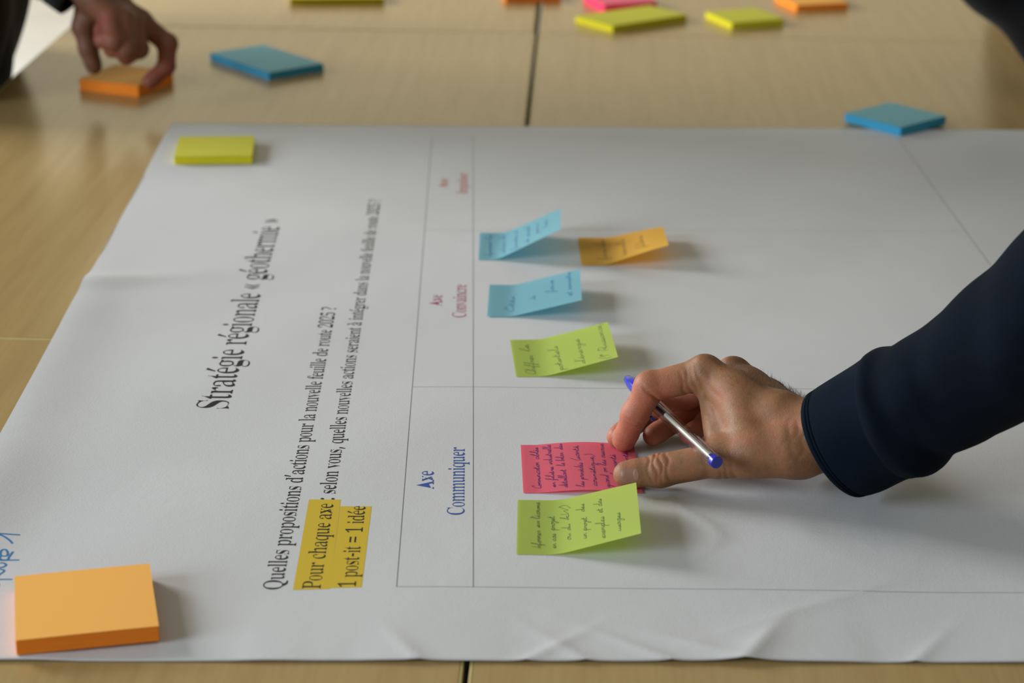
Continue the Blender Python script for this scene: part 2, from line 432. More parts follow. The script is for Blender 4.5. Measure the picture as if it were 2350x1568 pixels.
# printed lettering: serif outlines (advance | contour | contour ...), 1/1000 em
GLYPHS = {
    'S': '352|43,-11 43,158 25,158 38,113 55,77 77,50 105,30 138,19 178,15 208,17 233,24 254,36 273,60 278,89 272,117 251,140 216,160 153,191 119,210 93,231 74,253 61,276 53,302 50,332 52,358 57,381 65,403 77,421 91,437 107,449 125,459 145,464 165,466 206,461 258,448 268,446 283,445 312,450 319,466 301,466 301,319 322,319 314,343 304,365 291,385 276,402 259,417 240,429 210,441 175,445 135,440 105,426 87,406 82,380 86,356 102,336 119,325 138,314 161,303 226,273 250,260 269,247 284,233 301,211 313,188 319,162 321,133 319,106 313,80 303,58 289,38 272,21 252,8 229,-2 202,-8 173,-10 144,-8 112,1 85,9 64,12 33,7 25,-11',
    't': '190|104,-9 86,-7 73,-1 63,10 55,26 50,46 48,71 48,279 20,279 20,300 40,324 63,347 84,369 101,389 115,407 126,424 106,424 106,310 170,310 170,279 106,279 106,82 112,51 148,40 186,49 191,75 187,66 162,24 134,-1',
    'r': '249|18,0 18,16 26,19 44,26 51,37 52,56 52,252 51,273 45,285 28,291 20,293 21,310 108,310 125,252 155,272 167,288 180,301 201,314 214,318 229,315 240,304 248,287 252,266 249,248 243,234 235,225 230,222 218,231 203,250 171,260 142,255 125,241 114,220 111,192 111,56 114,37 124,25 147,19 159,16 159,0',
    'e': '263|134,-10 115,-8 96,-1 78,10 62,26 48,45 36,69 27,95 21,125 19,157 21,187 27,215 36,240 48,263 63,282 80,298 99,309 118,316 138,318 167,314 192,301 214,280 231,251 241,216 245,173 245,166 79,166 89,97 119,56 179,42 216,47 244,62 252,86 251,73 215,27 176,-1|78,192 201,192 201,215 201,241 198,261 192,277 177,292 141,297 100,286 83,255 78,203',
    'g': '289|127,-140 90,-138 61,-132 41,-122 22,-100 13,-75 19,-54 32,-38 60,-26 39,-10 28,9 23,30 28,54 39,74 50,86 68,98 92,110 54,135 31,169 22,212 26,242 38,268 48,282 61,295 78,305 96,312 117,317 138,318 161,317 184,312 208,304 279,304 279,268 233,268 244,248 251,226 254,203 250,176 240,151 225,131 205,116 189,108 171,104 153,103 139,103 122,104 97,102 79,94 66,84 63,71 76,55 119,49 156,49 187,48 213,45 232,40 253,29 266,13 275,-9 278,-37 273,-67 261,-92 241,-113 212,-128 174,-137|138,124 173,130 190,146 195,163 198,184 199,211 198,238 195,260 190,276 173,292 138,297 104,292 87,276 81,260 77,238 76,211 77,184 81,163 87,146 103,130|142,-116 207,-111 250,-94 263,-66 259,-51 243,-41 217,-36 187,-34 64,-34 42,-52 36,-73 41,-89 63,-103 85,-111 111,-115',
    'i': '160|82,362 73,366 62,376 54,393 50,412 54,432 62,449 73,460 82,463 91,460 102,449 110,432 113,412 110,393 102,376 91,366|18,0 18,16 26,19 44,26 51,37 52,56 52,252 46,285 29,291 20,293 21,310 110,310 110,56 117,26 134,19 142,16 142,0',
    'o': '298|150,-10 126,-8 104,-1 83,11 65,27 49,47 36,70 27,96 21,124 19,154 21,184 27,213 36,239 49,262 65,281 83,297 103,309 126,316 149,318 172,316 194,309 215,298 233,282 248,263 261,240 271,214 277,185 279,154 277,123 271,94 261,69 248,46 233,26 215,11 195,-1 173,-8|150,11 189,18 209,39 217,81 220,154 218,206 214,245 207,271 188,292 150,299 110,292 91,271 84,245 80,206 79,154 82,82 91,39 110,18',
    'n': '343|18,0 18,16 26,19 43,26 50,37 52,56 52,253 45,284 28,291 19,294 19,310 110,310 126,267 170,296 197,313 223,318 258,306 283,271 292,212 292,56 300,26 317,19 325,16 325,0 202,0 202,16 196,16 227,26 235,56 235,217 234,241 228,258 214,268 184,271 153,267 131,255 110,235 110,56 117,26 134,19 142,16 142,0',
    'a': '306|236,-10 219,-5 207,10 184,35 138,11 107,-4 77,-9 55,-4 37,11 25,34 20,63 25,91 37,115 57,136 88,155 131,173 199,190 199,241 196,266 184,282 162,292 129,296 80,290 68,274 77,257 85,231 82,215 76,202 67,194 58,191 50,194 42,203 36,218 33,236 37,259 46,278 62,295 84,308 101,314 121,317 143,318 181,315 210,307 229,292 243,271 252,244 255,210 255,62 257,40 284,34 297,42 294,28 274,7 254,-6|132,34 168,41 199,63 186,169 121,151 90,123 80,84 84,56 98,39',
    'l': '161|18,0 18,16 26,19 44,26 51,37 52,56 52,398 47,429 30,436 20,439 20,455 110,455 110,56 117,26 134,19 142,16 142,0',
    'h': '343|18,0 18,16 26,19 43,26 50,37 52,56 52,399 45,429 28,437 19,440 19,455 110,455 126,267 170,295 197,313 223,318 258,306 283,271 292,212 292,56 300,26 317,19 325,16 325,0 202,0 202,16 196,16 227,26 235,56 235,217 234,241 228,258 214,268 184,271 153,267 131,255 110,235 110,56 117,26 134,19 142,16 142,0',
    'm': '516|18,0 18,16 26,19 43,26 50,37 52,56 52,253 45,284 28,291 19,294 19,310 108,310 125,265 169,294 194,312 218,318 247,312 269,293 300,261 344,293 372,312 398,318 432,306 456,271 466,212 466,56 472,26 490,19 498,16 498,0 377,0 377,16 386,19 402,26 410,56 410,217 408,241 403,258 389,268 358,271 329,268 307,256 286,237 286,56 293,26 310,19 318,16 318,0 199,0 199,16 208,19 225,26 232,56 232,217 230,241 225,258 211,268 181,271 150,267 128,255 108,235 108,56 115,27 131,19 139,16 139,0',
    'u': '337|112,-10 91,-7 75,2 63,17 54,38 48,65 46,97 46,248 39,282 22,291 11,294 11,310 104,310 104,74 106,58 115,46 132,38 158,36 199,43 228,66 228,248 226,269 220,283 201,291 189,294 189,310 286,310 286,70 288,51 295,39 313,33 322,30 322,13 299,10 253,3 216,-10 212,40 176,19 156,3 134,-7',
    'Q': '487|360,-116 287,-103 229,-64 183,-1 146,13 120,30 96,50 76,74 59,100 46,129 36,160 30,193 28,228 29,260 35,292 44,321 56,349 72,374 90,397 111,417 134,434 160,448 187,458 216,464 246,466 275,464 303,458 330,448 355,435 377,418 398,399 416,376 431,351 443,323 453,293 458,261 460,228 455,176 441,128 419,86 388,49 350,21 296,0 325,-45 368,-72 425,-81 452,-79 465,-73 457,-92 430,-105 393,-113|248,12 327,36 367,108 380,228 377,293 365,346 346,389 320,419 285,437 239,443 160,419 120,347 107,228 111,163 122,109 141,67 168,37 202,18',
    'p': '333|17,-139 17,-124 37,-117 50,-101 52,-64 52,243 51,269 45,283 29,291 19,295 19,310 105,310 122,263 162,294 187,313 212,319 228,317 245,310 261,298 275,283 287,264 298,241 306,216 310,189 312,160 310,128 305,99 297,72 287,48 274,28 259,12 243,0 225,-8 208,-10 186,-5 165,9 126,32 110,-58 114,-99 133,-118 159,-123 159,-139|177,28 218,36 238,59 246,84 251,116 253,154 251,192 247,223 241,248 222,270 180,278 148,273 127,259 110,235 110,69 124,46 145,33',
    's': '250|132,-10 118,-8 98,-3 74,6 53,9 25,4 16,-9 36,-9 36,105 16,105 24,79 36,57 53,39 82,21 121,15 152,18 175,27 188,40 192,58 182,84 148,105 97,130 78,142 63,155 52,169 41,193 37,220 40,247 48,270 61,291 78,306 99,316 122,319 142,316 175,308 183,306 196,305 220,308 227,319 206,319 206,222 227,222 219,244 207,262 192,277 165,291 131,296 102,294 82,286 70,274 67,259 70,244 80,232 117,212 163,189 182,178 196,165 205,151 215,127 219,95 216,65 207,39 194,18 176,2 155,-7',
    'c': '255|136,-10 118,-8 98,-1 80,11 63,26 48,45 36,68 27,93 21,120 19,150 22,181 28,210 38,237 52,260 69,280 88,297 110,309 133,317 156,319 180,317 201,310 217,298 233,275 240,245 237,228 231,215 224,207 218,204 209,209 200,225 196,251 197,261 197,271 189,290 150,297 102,285 81,248 74,187 77,142 86,105 101,76 122,55 150,42 185,38 217,42 243,53 252,72 252,60 215,21 177,-2',
    'f': '176|15,0 15,16 36,22 50,35 52,73 52,277 16,277 16,310 52,310 52,353 56,386 65,413 80,436 100,452 126,461 155,465 176,463 193,456 206,446 220,425 225,400 223,381 217,367 210,358 205,355 199,358 192,365 187,376 184,391 192,420 195,426 197,433 191,441 161,443 130,440 116,430 110,390 110,310 165,310 165,277 110,277 110,65 112,40 122,26 146,18 161,16 161,0',
    'd': '332|120,-10 104,-8 87,-1 71,10 57,26 44,44 34,66 26,91 21,118 19,147 21,180 26,210 35,237 46,261 60,281 75,297 92,309 110,316 126,318 148,314 169,301 207,280 223,401 220,419 209,430 187,437 176,439 176,455 281,455 281,75 287,41 304,32 315,28 315,11 293,8 248,1 211,-10 206,39 167,12 145,-5|152,28 178,31 197,41 213,56 223,76 223,242 216,257 201,270 181,278 154,281 113,273 93,250 85,225 81,193 80,153 81,115 85,83 92,58 112,36',
    'v': '268|141,-10 37,248 20,281 6,290 -3,293 -3,310 126,310 126,294 133,294 100,290 91,276 93,268 166,122 235,253 240,272 229,289 203,294 203,310 267,310 267,295 257,289 242,279 223,243 123,-10',
    'x': '281|5,0 5,15 17,23 38,37 58,56 120,136 40,263 20,285 4,293 4,310 131,310 131,294 113,291 104,280 113,260 164,206 222,257 232,279 224,290 201,294 201,310 273,310 273,296 262,289 240,275 220,254 163,184 256,36 269,21 281,15 281,0 155,0 155,16 175,19 184,30 172,59 119,114 61,61 48,34 56,20 77,15 80,0',
    'q': '326|175,-139 175,-123 188,-120 211,-114 221,-102 224,-83 208,29 168,8 146,-5 122,-9 105,-7 88,-1 72,10 57,25 45,43 35,64 27,88 22,115 20,144 22,176 28,207 38,234 52,259 67,280 86,297 107,309 129,317 150,319 173,315 199,302 238,281 301,320 282,320 282,-83 289,-113 307,-120 316,-123 316,-139|159,30 184,32 203,40 217,52 224,67 224,241 218,271 200,289 160,295 116,286 94,261 85,234 80,199 79,156 80,117 85,85 93,60 116,37',
    'A': '399|-9,0 -9,18 0,21 20,30 34,47 48,75 196,466 188,465 348,87 362,55 376,34 393,22 405,18 405,0 229,0 229,18 249,21 276,30 283,46 272,81 251,132 67,132 41,71 38,59 37,48 51,26 101,18 90,18 90,0|77,161 240,161 158,319',
    'P': '380|15,0 15,17 35,22 61,32 71,50 75,81 75,379 71,406 60,424 35,434 16,439 16,455 194,455 244,454 282,449 308,440 326,429 342,415 354,398 363,378 369,356 371,332 366,296 354,266 334,240 305,221 268,209 221,206 144,206 144,81 147,50 158,32 184,22 204,17 204,0|144,230 184,230 218,232 247,240 269,253 282,271 290,297 292,329 290,361 284,387 273,406 255,420 230,428 196,431 152,424 144,398',
    'C': '430|237,-11 199,-7 163,3 129,20 100,43 75,71 54,104 39,142 29,184 26,228 29,273 39,314 54,351 75,384 101,412 131,435 164,452 201,462 240,465 268,463 302,454 342,440 370,435 406,443 417,465 399,465 399,308 418,308 401,347 378,380 351,407 320,427 286,439 244,443 162,419 119,347 106,226 121,114 169,46 257,24 291,26 320,33 349,45 377,61 402,81 410,106 414,89 363,33 304,0',
    'I': '223|13,0 13,17 32,23 58,32 72,49 75,75 75,387 72,412 60,427 33,435 13,439 13,455 206,455 206,439 188,435 161,427 148,412 145,387 145,77 150,44 174,26 208,17 208,0',
    'M': '596|14,0 14,17 33,22 59,32 72,50 75,79 75,382 70,416 47,432 15,439 15,455 148,455 298,142 448,455 579,455 579,439 561,433 537,423 525,405 522,378 522,85 527,43 536,31 551,23 579,17 579,0 396,0 396,17 424,25 441,32 450,44 455,83 436,399 252,0 268,0 86,389 67,80 71,48 84,30 112,20 131,17 131,0',
    '2': '337|24,0 24,69 118,171 144,198 166,223 184,245 198,266 209,287 217,307 222,327 225,349 226,371 223,405 210,427 188,441 155,445 111,438 89,416 81,393 76,364 84,329 74,331 57,336 45,344 32,365 26,396 30,419 40,441 57,459 82,474 102,481 127,485 155,486 196,483 230,473 256,456 274,434 286,407 290,375 288,352 282,329 272,306 257,281 243,262 226,242 206,220 122,138 55,74 228,74 253,77 275,86 290,101 299,120 304,141 307,141 303,0',
    '0': '337|169,-7 137,-3 109,7 86,24 66,48 50,76 38,111 30,150 25,193 23,241 25,289 30,332 38,371 50,405 66,433 85,456 109,473 137,483 170,486 200,483 227,473 250,456 270,433 286,405 298,370 307,331 313,288 315,240 313,193 307,150 298,110 286,76 270,47 250,24 227,7 200,-3|169,37 205,43 225,61 237,91 243,131 247,181 248,240 247,300 243,349 237,390 226,419 206,437 170,443 134,437 113,419 101,390 94,349 90,300 89,240 90,181 94,131 101,91 113,61 133,43',
    '5': '337|146,-7 117,-5 93,-1 74,5 52,18 38,35 30,54 27,75 30,95 38,109 48,118 53,121 50,83 61,66 78,52 103,43 135,40 163,43 188,50 209,63 225,83 232,101 236,122 237,148 234,178 226,203 210,223 188,236 160,244 127,247 80,243 53,235 40,247 62,480 278,480 281,357 280,357 275,380 265,399 231,406 67,406 68,281 111,288 149,291 192,287 230,276 260,256 283,228 297,192 302,148 300,120 295,96 287,75 277,56 265,40 251,27 236,16 219,8 201,1 182,-3 163,-6',
    '1': '337|65,0 65,36 104,36 127,38 144,45 152,58 154,79 137,416 75,365 57,351 48,346 45,349 37,359 31,375 28,396 63,412 82,420 103,432 124,447 171,482 216,482 216,79 223,47 240,38 266,36 305,36 305,0',
    '7': '337|109,0 288,406 88,406 49,398 36,372 32,338 30,338 33,480 315,480 315,447 131,0',
    '4': '337|121,0 121,36 123,36 148,38 174,44 191,58 195,84 195,125 9,125 9,166 197,480 255,480 255,169 325,169 325,125 255,125 255,84 259,58 275,44 301,38 327,36 319,36 319,0|20,169 195,169 195,287 196,351 181,416 153,394 138,366 122,338 111,319',
    ':': '180|89,278 74,281 60,289 51,303 48,324 51,345 60,359 74,367 89,369 106,367 119,359 129,345 132,324 129,303 119,289 106,281|89,-9 74,-7 60,1 51,15 48,36 51,57 60,71 74,79 89,81 106,79 119,71 129,57 132,36 129,15 119,1 106,-7',
    ',': '180|28,-87 47,-3 61,78 124,78 129,71 122,46 114,20 104,-8 71,-87',
    '=': '384|38,279 38,327 346,327 346,279|38,146 38,193 346,193 346,146',
    '?': '291|94,135 94,153 99,197 117,232 150,267 191,304 212,333 218,367 212,396 197,417 181,427 161,433 136,435 105,432 78,426 29,406 8,453 27,462 46,470 67,477 90,482 114,485 140,486 180,483 213,472 239,455 258,431 270,402 274,369 272,341 264,317 253,297 237,278 195,240 161,208 145,180 141,146 141,135|120,-9 104,-7 90,1 82,15 79,36 82,57 90,71 104,79 120,81 136,79 149,71 158,57 161,36 158,15 149,1 136,-7',
    '-': '216|27,154 27,206 189,206 189,154',
    'y': '262|34,-140 20,-137 7,-125 -3,-107 -7,-84 -4,-67 2,-53 11,-43 17,-40 23,-42 29,-49 34,-61 37,-76 36,-81 36,-87 65,-99 94,-92 112,-74 129,-44 140,-5 35,251 23,275 12,287 -3,293 -5,310 124,310 124,293 100,289 91,275 92,267 96,257 166,119 230,241 236,260 238,274 227,289 203,293 203,310 262,310 262,293 255,290 241,281 222,242 125,-24 114,-53 104,-77 94,-96 79,-117 65,-131 50,-138',
    'z': '255|13,0 13,14 165,287 107,287 68,283 39,272 25,258 14,240 7,216 26,216 32,310 237,310 237,291 90,25 135,25 167,27 195,33 218,44 234,59 248,80 259,107 238,107 230,0',
    'b': '323|43,-11 43,388 41,414 36,428 18,436 8,439 8,455 100,455 116,279 156,301 179,314 202,318 219,316 236,310 252,299 267,284 279,266 290,245 297,221 302,195 304,166 302,133 296,103 286,75 273,51 257,30 239,13 218,0 196,-8 174,-10 151,-6 126,7 86,28 22,-11|163,14 196,18 218,30 231,49 239,77 244,114 245,160 244,197 239,228 230,251 208,273 166,280 141,277 122,270 107,257 100,242 100,69 106,38 124,20',
    'k': '321|17,0 17,16 26,19 44,26 51,38 52,56 52,398 47,429 30,436 20,439 21,455 110,455 126,169 223,248 239,264 243,278 231,290 208,293 205,310 307,310 307,293 293,289 266,278 242,260 188,209 311,34 328,21 338,16 338,0 211,0 211,16 202,16 232,20 238,32 230,49 145,147 110,134 110,56 117,26 134,19 142,16 142,0',
}
def glyph(ch):
    w, *cs = GLYPHS[ch].split('|')
    return int(w) / 1000, [[tuple(int(n) / 1000 for n in p.split(',')) for p in c.split()] for c in cs]
GC = {c: glyph(c) for c in GLYPHS}
CAPU = max(y for c in GC['A'][1] for x, y in c)
XU = max(y for c in GC['x'][1] for x, y in c)
def compose(ch):
    if ch == ' ': return 0.17, []
    if ch in 'éèà':
        w, cs = GC['e' if ch in 'éè' else 'a']
        s = 1 if ch == 'é' else -1
        c = w / 2
        ac = [(c - 0.045 * s, XU + 0.035), (c - 0.015 * s, XU + 0.03), (c + 0.10 * s, XU + 0.16), (c + 0.03 * s, XU + 0.18)]
        return w, cs + [ac]
    if ch == '’':
        w, cs = GC[',']
        return 0.15, [[(x, y + CAPU * 0.92) for x, y in c] for c in cs]
    if ch in '«»':
        out = []
        for k in (0, 0.11):
            c = [(0.13 + k, 0.06), (0.03 + k, XU * 0.52), (0.13 + k, XU * 0.98), (0.155 + k, XU * 0.98), (0.09 + k, XU * 0.52), (0.155 + k, 0.06)]
            if ch == '»': c = [(0.3 - x, y) for x, y in c]
            out.append(c)
        return 0.3, out
    return GC[ch]
def inside(p, c):
    r = False
    for i in range(len(c)):
        (x1, y1), (x2, y2) = c[i - 1], c[i]
        if (y1 > p[1]) != (y2 > p[1]) and p[0] < (x2 - x1) * (p[1] - y1) / (y2 - y1) + x1: r = not r
    return r
def contour_groups(cs):
    ar = lambda c: abs(sum(c[i - 1][0] * c[i][1] - c[i][0] * c[i - 1][1] for i in range(len(c)))) / 2
    g = []
    for c in sorted(cs, key=ar, reverse=True):
        for k in g:
            if inside(c[0], k[0]): k.append(c); break
        else: g.append([c])
    return g
def text_mesh(name, text, p0, p1, cap, mat, lift=0.00012):
    """text along the baseline p0 -> p1 on the poster (poster coordinates), letters rising to the left"""
    p0 = np.array(p0); p1 = np.array(p1)
    total = sum(compose(c)[0] for c in text)
    L = np.linalg.norm(p1 - p0); d = (p1 - p0) / L
    up = np.array([d[1], -d[0]])
    sx = L / total; sy = cap / CAPU
    V, Fc, x = [], [], 0.0
    for ch in text:
        w, cs = compose(ch)
        if cs:
            # group contours: holes are inside an outer contour
            for cg in contour_groups(cs):
                tess = geometry.tessellate_polygon([[Vector((px, py, 0)) for px, py in c] for c in cg])
                flat = [p for c in cg for p in c]
                o = len(V)
                for px, py in flat:
                    q = p0 + d * (x + px) * sx + up * py * sy
                    V.append(pt(q[0], q[1], lift))
                for t in tess:
                    a_, b_, c_ = (np.array(flat[i]) for i in t)
                    cr = (b_[0] - a_[0]) * (c_[1] - a_[1]) - (b_[1] - a_[1]) * (c_[0] - a_[0])
                    Fc.append(tuple(o + i for i in (t if cr > 0 else t[::-1])))
        x += w
    return obj(name, V, Fc, mat, poster, world_space=True)
M_INK = plain('black_print', (0.012, 0.012, 0.011), 0.55, 0.3)
M_BLUEP = plain('blue_print', (0.03, 0.085, 0.33), 0.55, 0.3)
M_PINKP = plain('magenta_print', (0.40, 0.05, 0.14), 0.55, 0.3)
M_REDP = plain('red_print', (0.52, 0.10, 0.07), 0.55, 0.3)
M_HIGH = plain('yellow_print', (0.62, 0.43, 0.03), 0.55, 0.3)
M_LINE = plain('grey_print', (0.16, 0.16, 0.17), 0.6, 0.3)
M_LINE2 = plain('light_grey_print', (0.29, 0.29, 0.30), 0.6, 0.3)
def pc(px, py): return pcoord(at(px, py, 0.001))
def line_text(name, text, s, e, top, mat):
    p0, p1 = pc(*s), pc(*e)
    t = pc(*top)
    d = np.array(p1) - np.array(p0); d /= np.linalg.norm(d)
    up = np.array([d[1], -d[0]])
    cap = abs((np.array(t) - np.array(p0)) @ up)
    return text_mesh(name, text, p0, p1, cap, mat)
line_text('title_lettering', 'Stratégie régionale « géothermie »', (522, 940), (648, 503), (450, 930), M_INK)
line_text('question_lettering', 'Quelles propositions d’actions pour la nouvelle feuille de route 2025 ?', (646, 1354), (772, 705), (603, 1345), M_INK)
line_text('instruction_lettering', 'Pour chaque axe : selon vous, quelles nouvelles actions seraient à intégrer dans la nouvelle feuille de route 2025 ?', (735, 1352), (874, 459), (692, 1350), M_INK)
line_text('rule_lettering', '1 post-it = 1 idée', (816, 1349), (839, 1162), (775, 1347), M_INK)
line_text('column_heading', 'Axe', (995, 1123), (995, 1082), (955, 1120), M_BLUEP)
line_text('column_heading', 'Communiquer', (1065, 1184), (1066, 1029), (1025, 1180), M_BLUEP)
line_text('column_heading', 'Axe', (1013, 702), (1015, 678), (983, 700), M_PINKP)
line_text('column_heading', 'Convaincre', (1069, 729), (1070, 655), (1037, 726), M_PINKP)
line_text('column_heading', 'Axe', (1027, 431), (1028, 411), (1004, 430), M_REDP)
line_text('column_heading', 'Impulser', (1072, 446), (1073, 399), (1047, 445), M_REDP)
def flat_quad(name, pts, mat, lift):
    P = [np.array(pc(*p)) for p in pts]
    V, Fc = [], []
    n = 24
    for i in range(n + 1):
        for j in (0, 1):
            p = (P[0] * (1 - i / n) + P[1] * (i / n)) if j == 0 else (P[3] * (1 - i / n) + P[2] * (i / n))
            V.append(pt(p[0], p[1], lift))
    for i in range(n): Fc.append((2 * i, 2 * i + 1, 2 * i + 3, 2 * i + 2)[::-1] if False else (2 * i + 1, 2 * i + 3, 2 * i + 2, 2 * i))
    return obj(name, V, Fc, mat, poster, world_space=True)
flat_quad('highlight_bar', [(672, 1354), (709, 1148), (782, 1148), (757, 1352)], M_HIGH, 0.00006)
flat_quad('highlight_bar', [(757, 1350), (781, 1163), (853, 1163), (830, 1349)], M_HIGH, 0.00006)
def rule(p, q, w=0.00034, mat=None):
    a, b = np.array(pc(*p)), np.array(pc(*q))
    d = (b - a) / np.linalg.norm(b - a); s = np.array([-d[1], d[0]]) * w / 2
    n = max(2, int(np.linalg.norm(b - a) / 0.012))
    V, Fc = [], []
    for i in range(n + 1):
        c = a + (b - a) * i / n
        for k in (-1, 1):
            u = c + s * k
            V.append(pt(u[0], u[1], 0.00008))
    for i in range(n): Fc.append((2 * i, 2 * i + 1, 2 * i + 3, 2 * i + 2))
    return obj('ruled_line', V, Fc, mat or M_LINE, poster, world_space=True)
rule((991, 318), (910, 1349), 0.00042); rule((1086, 318), (1086, 1351), 0.00042)
rule((2059, 317), (2470, 880), 0.00042)
rule((991, 319), (2061, 318), 0.00034, M_LINE2); rule((975, 527), (2200, 531), 0.00034, M_LINE2); rule((947, 890), (2440, 896)); rule((910, 1348), (2380, 1361), 0.0005, M_LINE2)

def ribbon_pts(pts, closed=False, per=5):
    """smooth curve through the points"""
    P = np.array(pts, float)
    if len(P) < 3: return P
    Q = np.vstack([2 * P[0] - P[1], P, 2 * P[-1] - P[-2]])
    out = []
    for i in range(1, len(Q) - 2):
        for t in np.linspace(0, 1, per, endpoint=False):
            out.append(0.5 * ((2 * Q[i]) + (-Q[i - 1] + Q[i + 1]) * t + (2 * Q[i - 1] - 5 * Q[i] + 4 * Q[i + 1] - Q[i + 2]) * t * t + (-Q[i - 1] + 3 * Q[i] - 3 * Q[i + 1] + Q[i + 2]) * t ** 3))
    out.append(P[-1])
    return np.array(out)
def ribbon(pts, w, mapper, V, Fc):
    P = np.asarray(pts)
    T = np.gradient(P, axis=0)
    T /= np.linalg.norm(T, axis=1, keepdims=True) + 1e-12
    S = np.stack([-T[:, 1], T[:, 0]], 1) * w / 2
    o = len(V)
    for p, s in zip(P, S):
        V.append(mapper(*(p - s))); V.append(mapper(*(p + s)))
    for i in range(len(P) - 1):
        Fc.append((o + 2 * i, o + 2 * i + 2, o + 2 * i + 3, o + 2 * i + 1))
M_MARK = plain('blue_marker_ink', (0.035, 0.19, 0.42), 0.5, 0.3)
strokes = [  # "Groupe 1" written in blue marker, most of it beyond the left of the photo
    [(46, 1232), (10, 1232), (-20, 1233)], [(29, 1252), (22, 1245), (8, 1237), (-8, 1233), (-20, 1233)],
    [(30, 1270), (24, 1278), (20, 1284), (18, 1288), (6, 1289), (0, 1286), (2, 1281), (15, 1280), (18, 1273), (13, 1266), (4, 1268), (1, 1275), (3, 1280)],
    [(44, 1288.5), (30, 1289), (10, 1290), (-4, 1290)],
    [(0, 1296), (8, 1296), (14, 1300), (10, 1304), (0, 1307), (-6, 1308)], [(0, 1310), (9, 1312), (8, 1316), (2, 1320), (-6, 1326)],
    [(28, 1333), (10, 1333), (-14, 1334)],
    [(-14, 1338), (-4, 1342), (-6, 1352), (-18, 1356), (-26, 1348), (-18, 1340)], [(-30, 1362), (-10, 1366), (-24, 1376)],
    [(-60, 1392), (-75, 1384), (-70, 1408), (-30, 1412), (-22, 1394), (-40, 1392)]]
V, Fc = [], []
for s in strokes:
    ribbon(ribbon_pts([pc(*p) for p in s]), 0.0014, lambda a, b: pt(a, b, 0.0001), V, Fc)
obj('marker_writing', V, Fc, M_MARK, poster, world_space=True)

# ------------------------------------------------------------------ sticky note pads
PADC = {'orange': (0.95, 0.47, 0.10), 'blue': (0.20, 0.46, 0.52), 'yellow': (0.60, 0.57, 0.055), 'pink': (0.90, 0.17, 0.24), 'green': (0.52, 0.63, 0.13), 'amber': (0.86, 0.50, 0.085)}
EDGEC = {'orange': (0.97, 0.26, 0.026), 'blue': (0.05, 0.32, 0.52), 'yellow': (0.64, 0.56, 0.02), 'pink': (0.85, 0.06, 0.14)}  # deeper than the tops: shade and interreflection on the sides put into the colour
M_TOP = {k: sheet_mat('note_paper_' + k, c + (1,), 0.0, 0.6, 0.22) for k, c in PADC.items()}
M_EDGE = {k: stack_mat('pad_edge_' + k, c + (1,)) for k, c in EDGEC.items()}
def pad(color, quad, thick, w, d, label, base=0.0, group='sticky note pads'):
    """quad: pixels of the top face, starting so that the first edge has length w; size is the real pad size"""
    P = [at(x, y, base + thick)[:2] for x, y in quad]
    c = sum(P) / 4
    e = (P[1] - P[0]) + (P[2] - P[3]); f = (P[3] - P[0]) + (P[2] - P[1])
    e /= np.linalg.norm(e); f /= np.linalg.norm(f)
    perp = np.array([-e[1], e[0]]); sgn = 1 if perp @ f > 0 else -1
    f2 = perp * sgn
    e = e + np.array([f[1], -f[0]]) * sgn; e /= np.linalg.norm(e)
    r = empty('sticky_note_pad', (c[0], c[1], base), math.atan2(e[1], e[0]))
    tag(r, label, 'note pad', group)
    box('sheet_stack', -w / 2, w / 2, -d / 2, d / 2, 0, thick - 0.0004, M_EDGE[color], r, 0.0005)
    n = 10
    V, Fc = [], []
    for lay in (0.0, -0.0003):
        for i in range(n + 1):
            for j in range(n + 1):
                x = -w / 2 + w * i / n; y = -d / 2 + d * j / n
                V.append((x, y, thick + lay + 0.0003 * math.sin(3 * x / w + 1) * math.cos(2 * y / d)))
    m = n + 1
    for i in range(n):
        for j in range(n):
            Fc.append((i * m + j, (i + 1) * m + j, (i + 1) * m + j + 1, i * m + j + 1))
            k = m * m
            Fc.append((k + i * m + j + 1, k + (i + 1) * m + j + 1, k + (i + 1) * m + j, k + i * m + j))
    obj('top_sheet', V, Fc, M_TOP[color], r, smooth=True)
    return r
S = 0.076
pad('orange', [(33, 1326), (348, 1294), (362, 1435), (32, 1470)], 0.0092, S, S, 'thick orange pad at the near left corner of the poster', 0.0022)
pad('yellow', [(410, 311), (580, 311), (582, 361), (403, 361)], 0.008, S, S, 'yellow pad lying on the far left corner of the poster', 0.0014)
pad('blue', [(490, 121), (604, 102), (739, 146), (613, 168)], 0.009, S, 0.127, 'large rectangular blue pad on the wood beyond the poster')
pad('blue', [(1938, 261), (2057, 239), (2169, 263), (2057, 290)], 0.0098, S, S, 'square blue pad on the far edge of the poster', 0.0014)
pad('yellow', [(1315, 40), (1400, 56), (1579, 35), (1499, 11)], 0.009, S, 0.127, 'long yellow pad lying just in front of a pink pad')
pad('yellow', [(1619, 27), (1738, 15), (1800, 45), (1677, 54)], 0.009, S, S, 'square yellow pad beside the long yellow pad')
pad('orange', [(1776, -12), (1898, -22), (1950, 8), (1823, 13)], 0.009, S, S, 'orange pad at the top edge, behind the square yellow pad')
pad('pink', [(1345, -8), (1475, -24), (1510, 0), (1360, 12)], 0.012, S, S, 'pink pad partly hidden behind the long yellow pad')
pad('orange', [(1155, -32), (1275, -34), (1282, -9), (1158, -7)], 0.009, S, S, 'orange pad barely showing at the top edge by the table gap')
pad('yellow', [(670, -32), (872, -34), (884, 0), (664, 1)], 0.009, 0.127, S, 'wide yellow pad cut by the top edge of the photo')
pad('orange', [(184, 178), (262, 152), (392, 164), (322, 192)], 0.0135, S, S, 'orange pad pinched by the blurred hand at the far left')
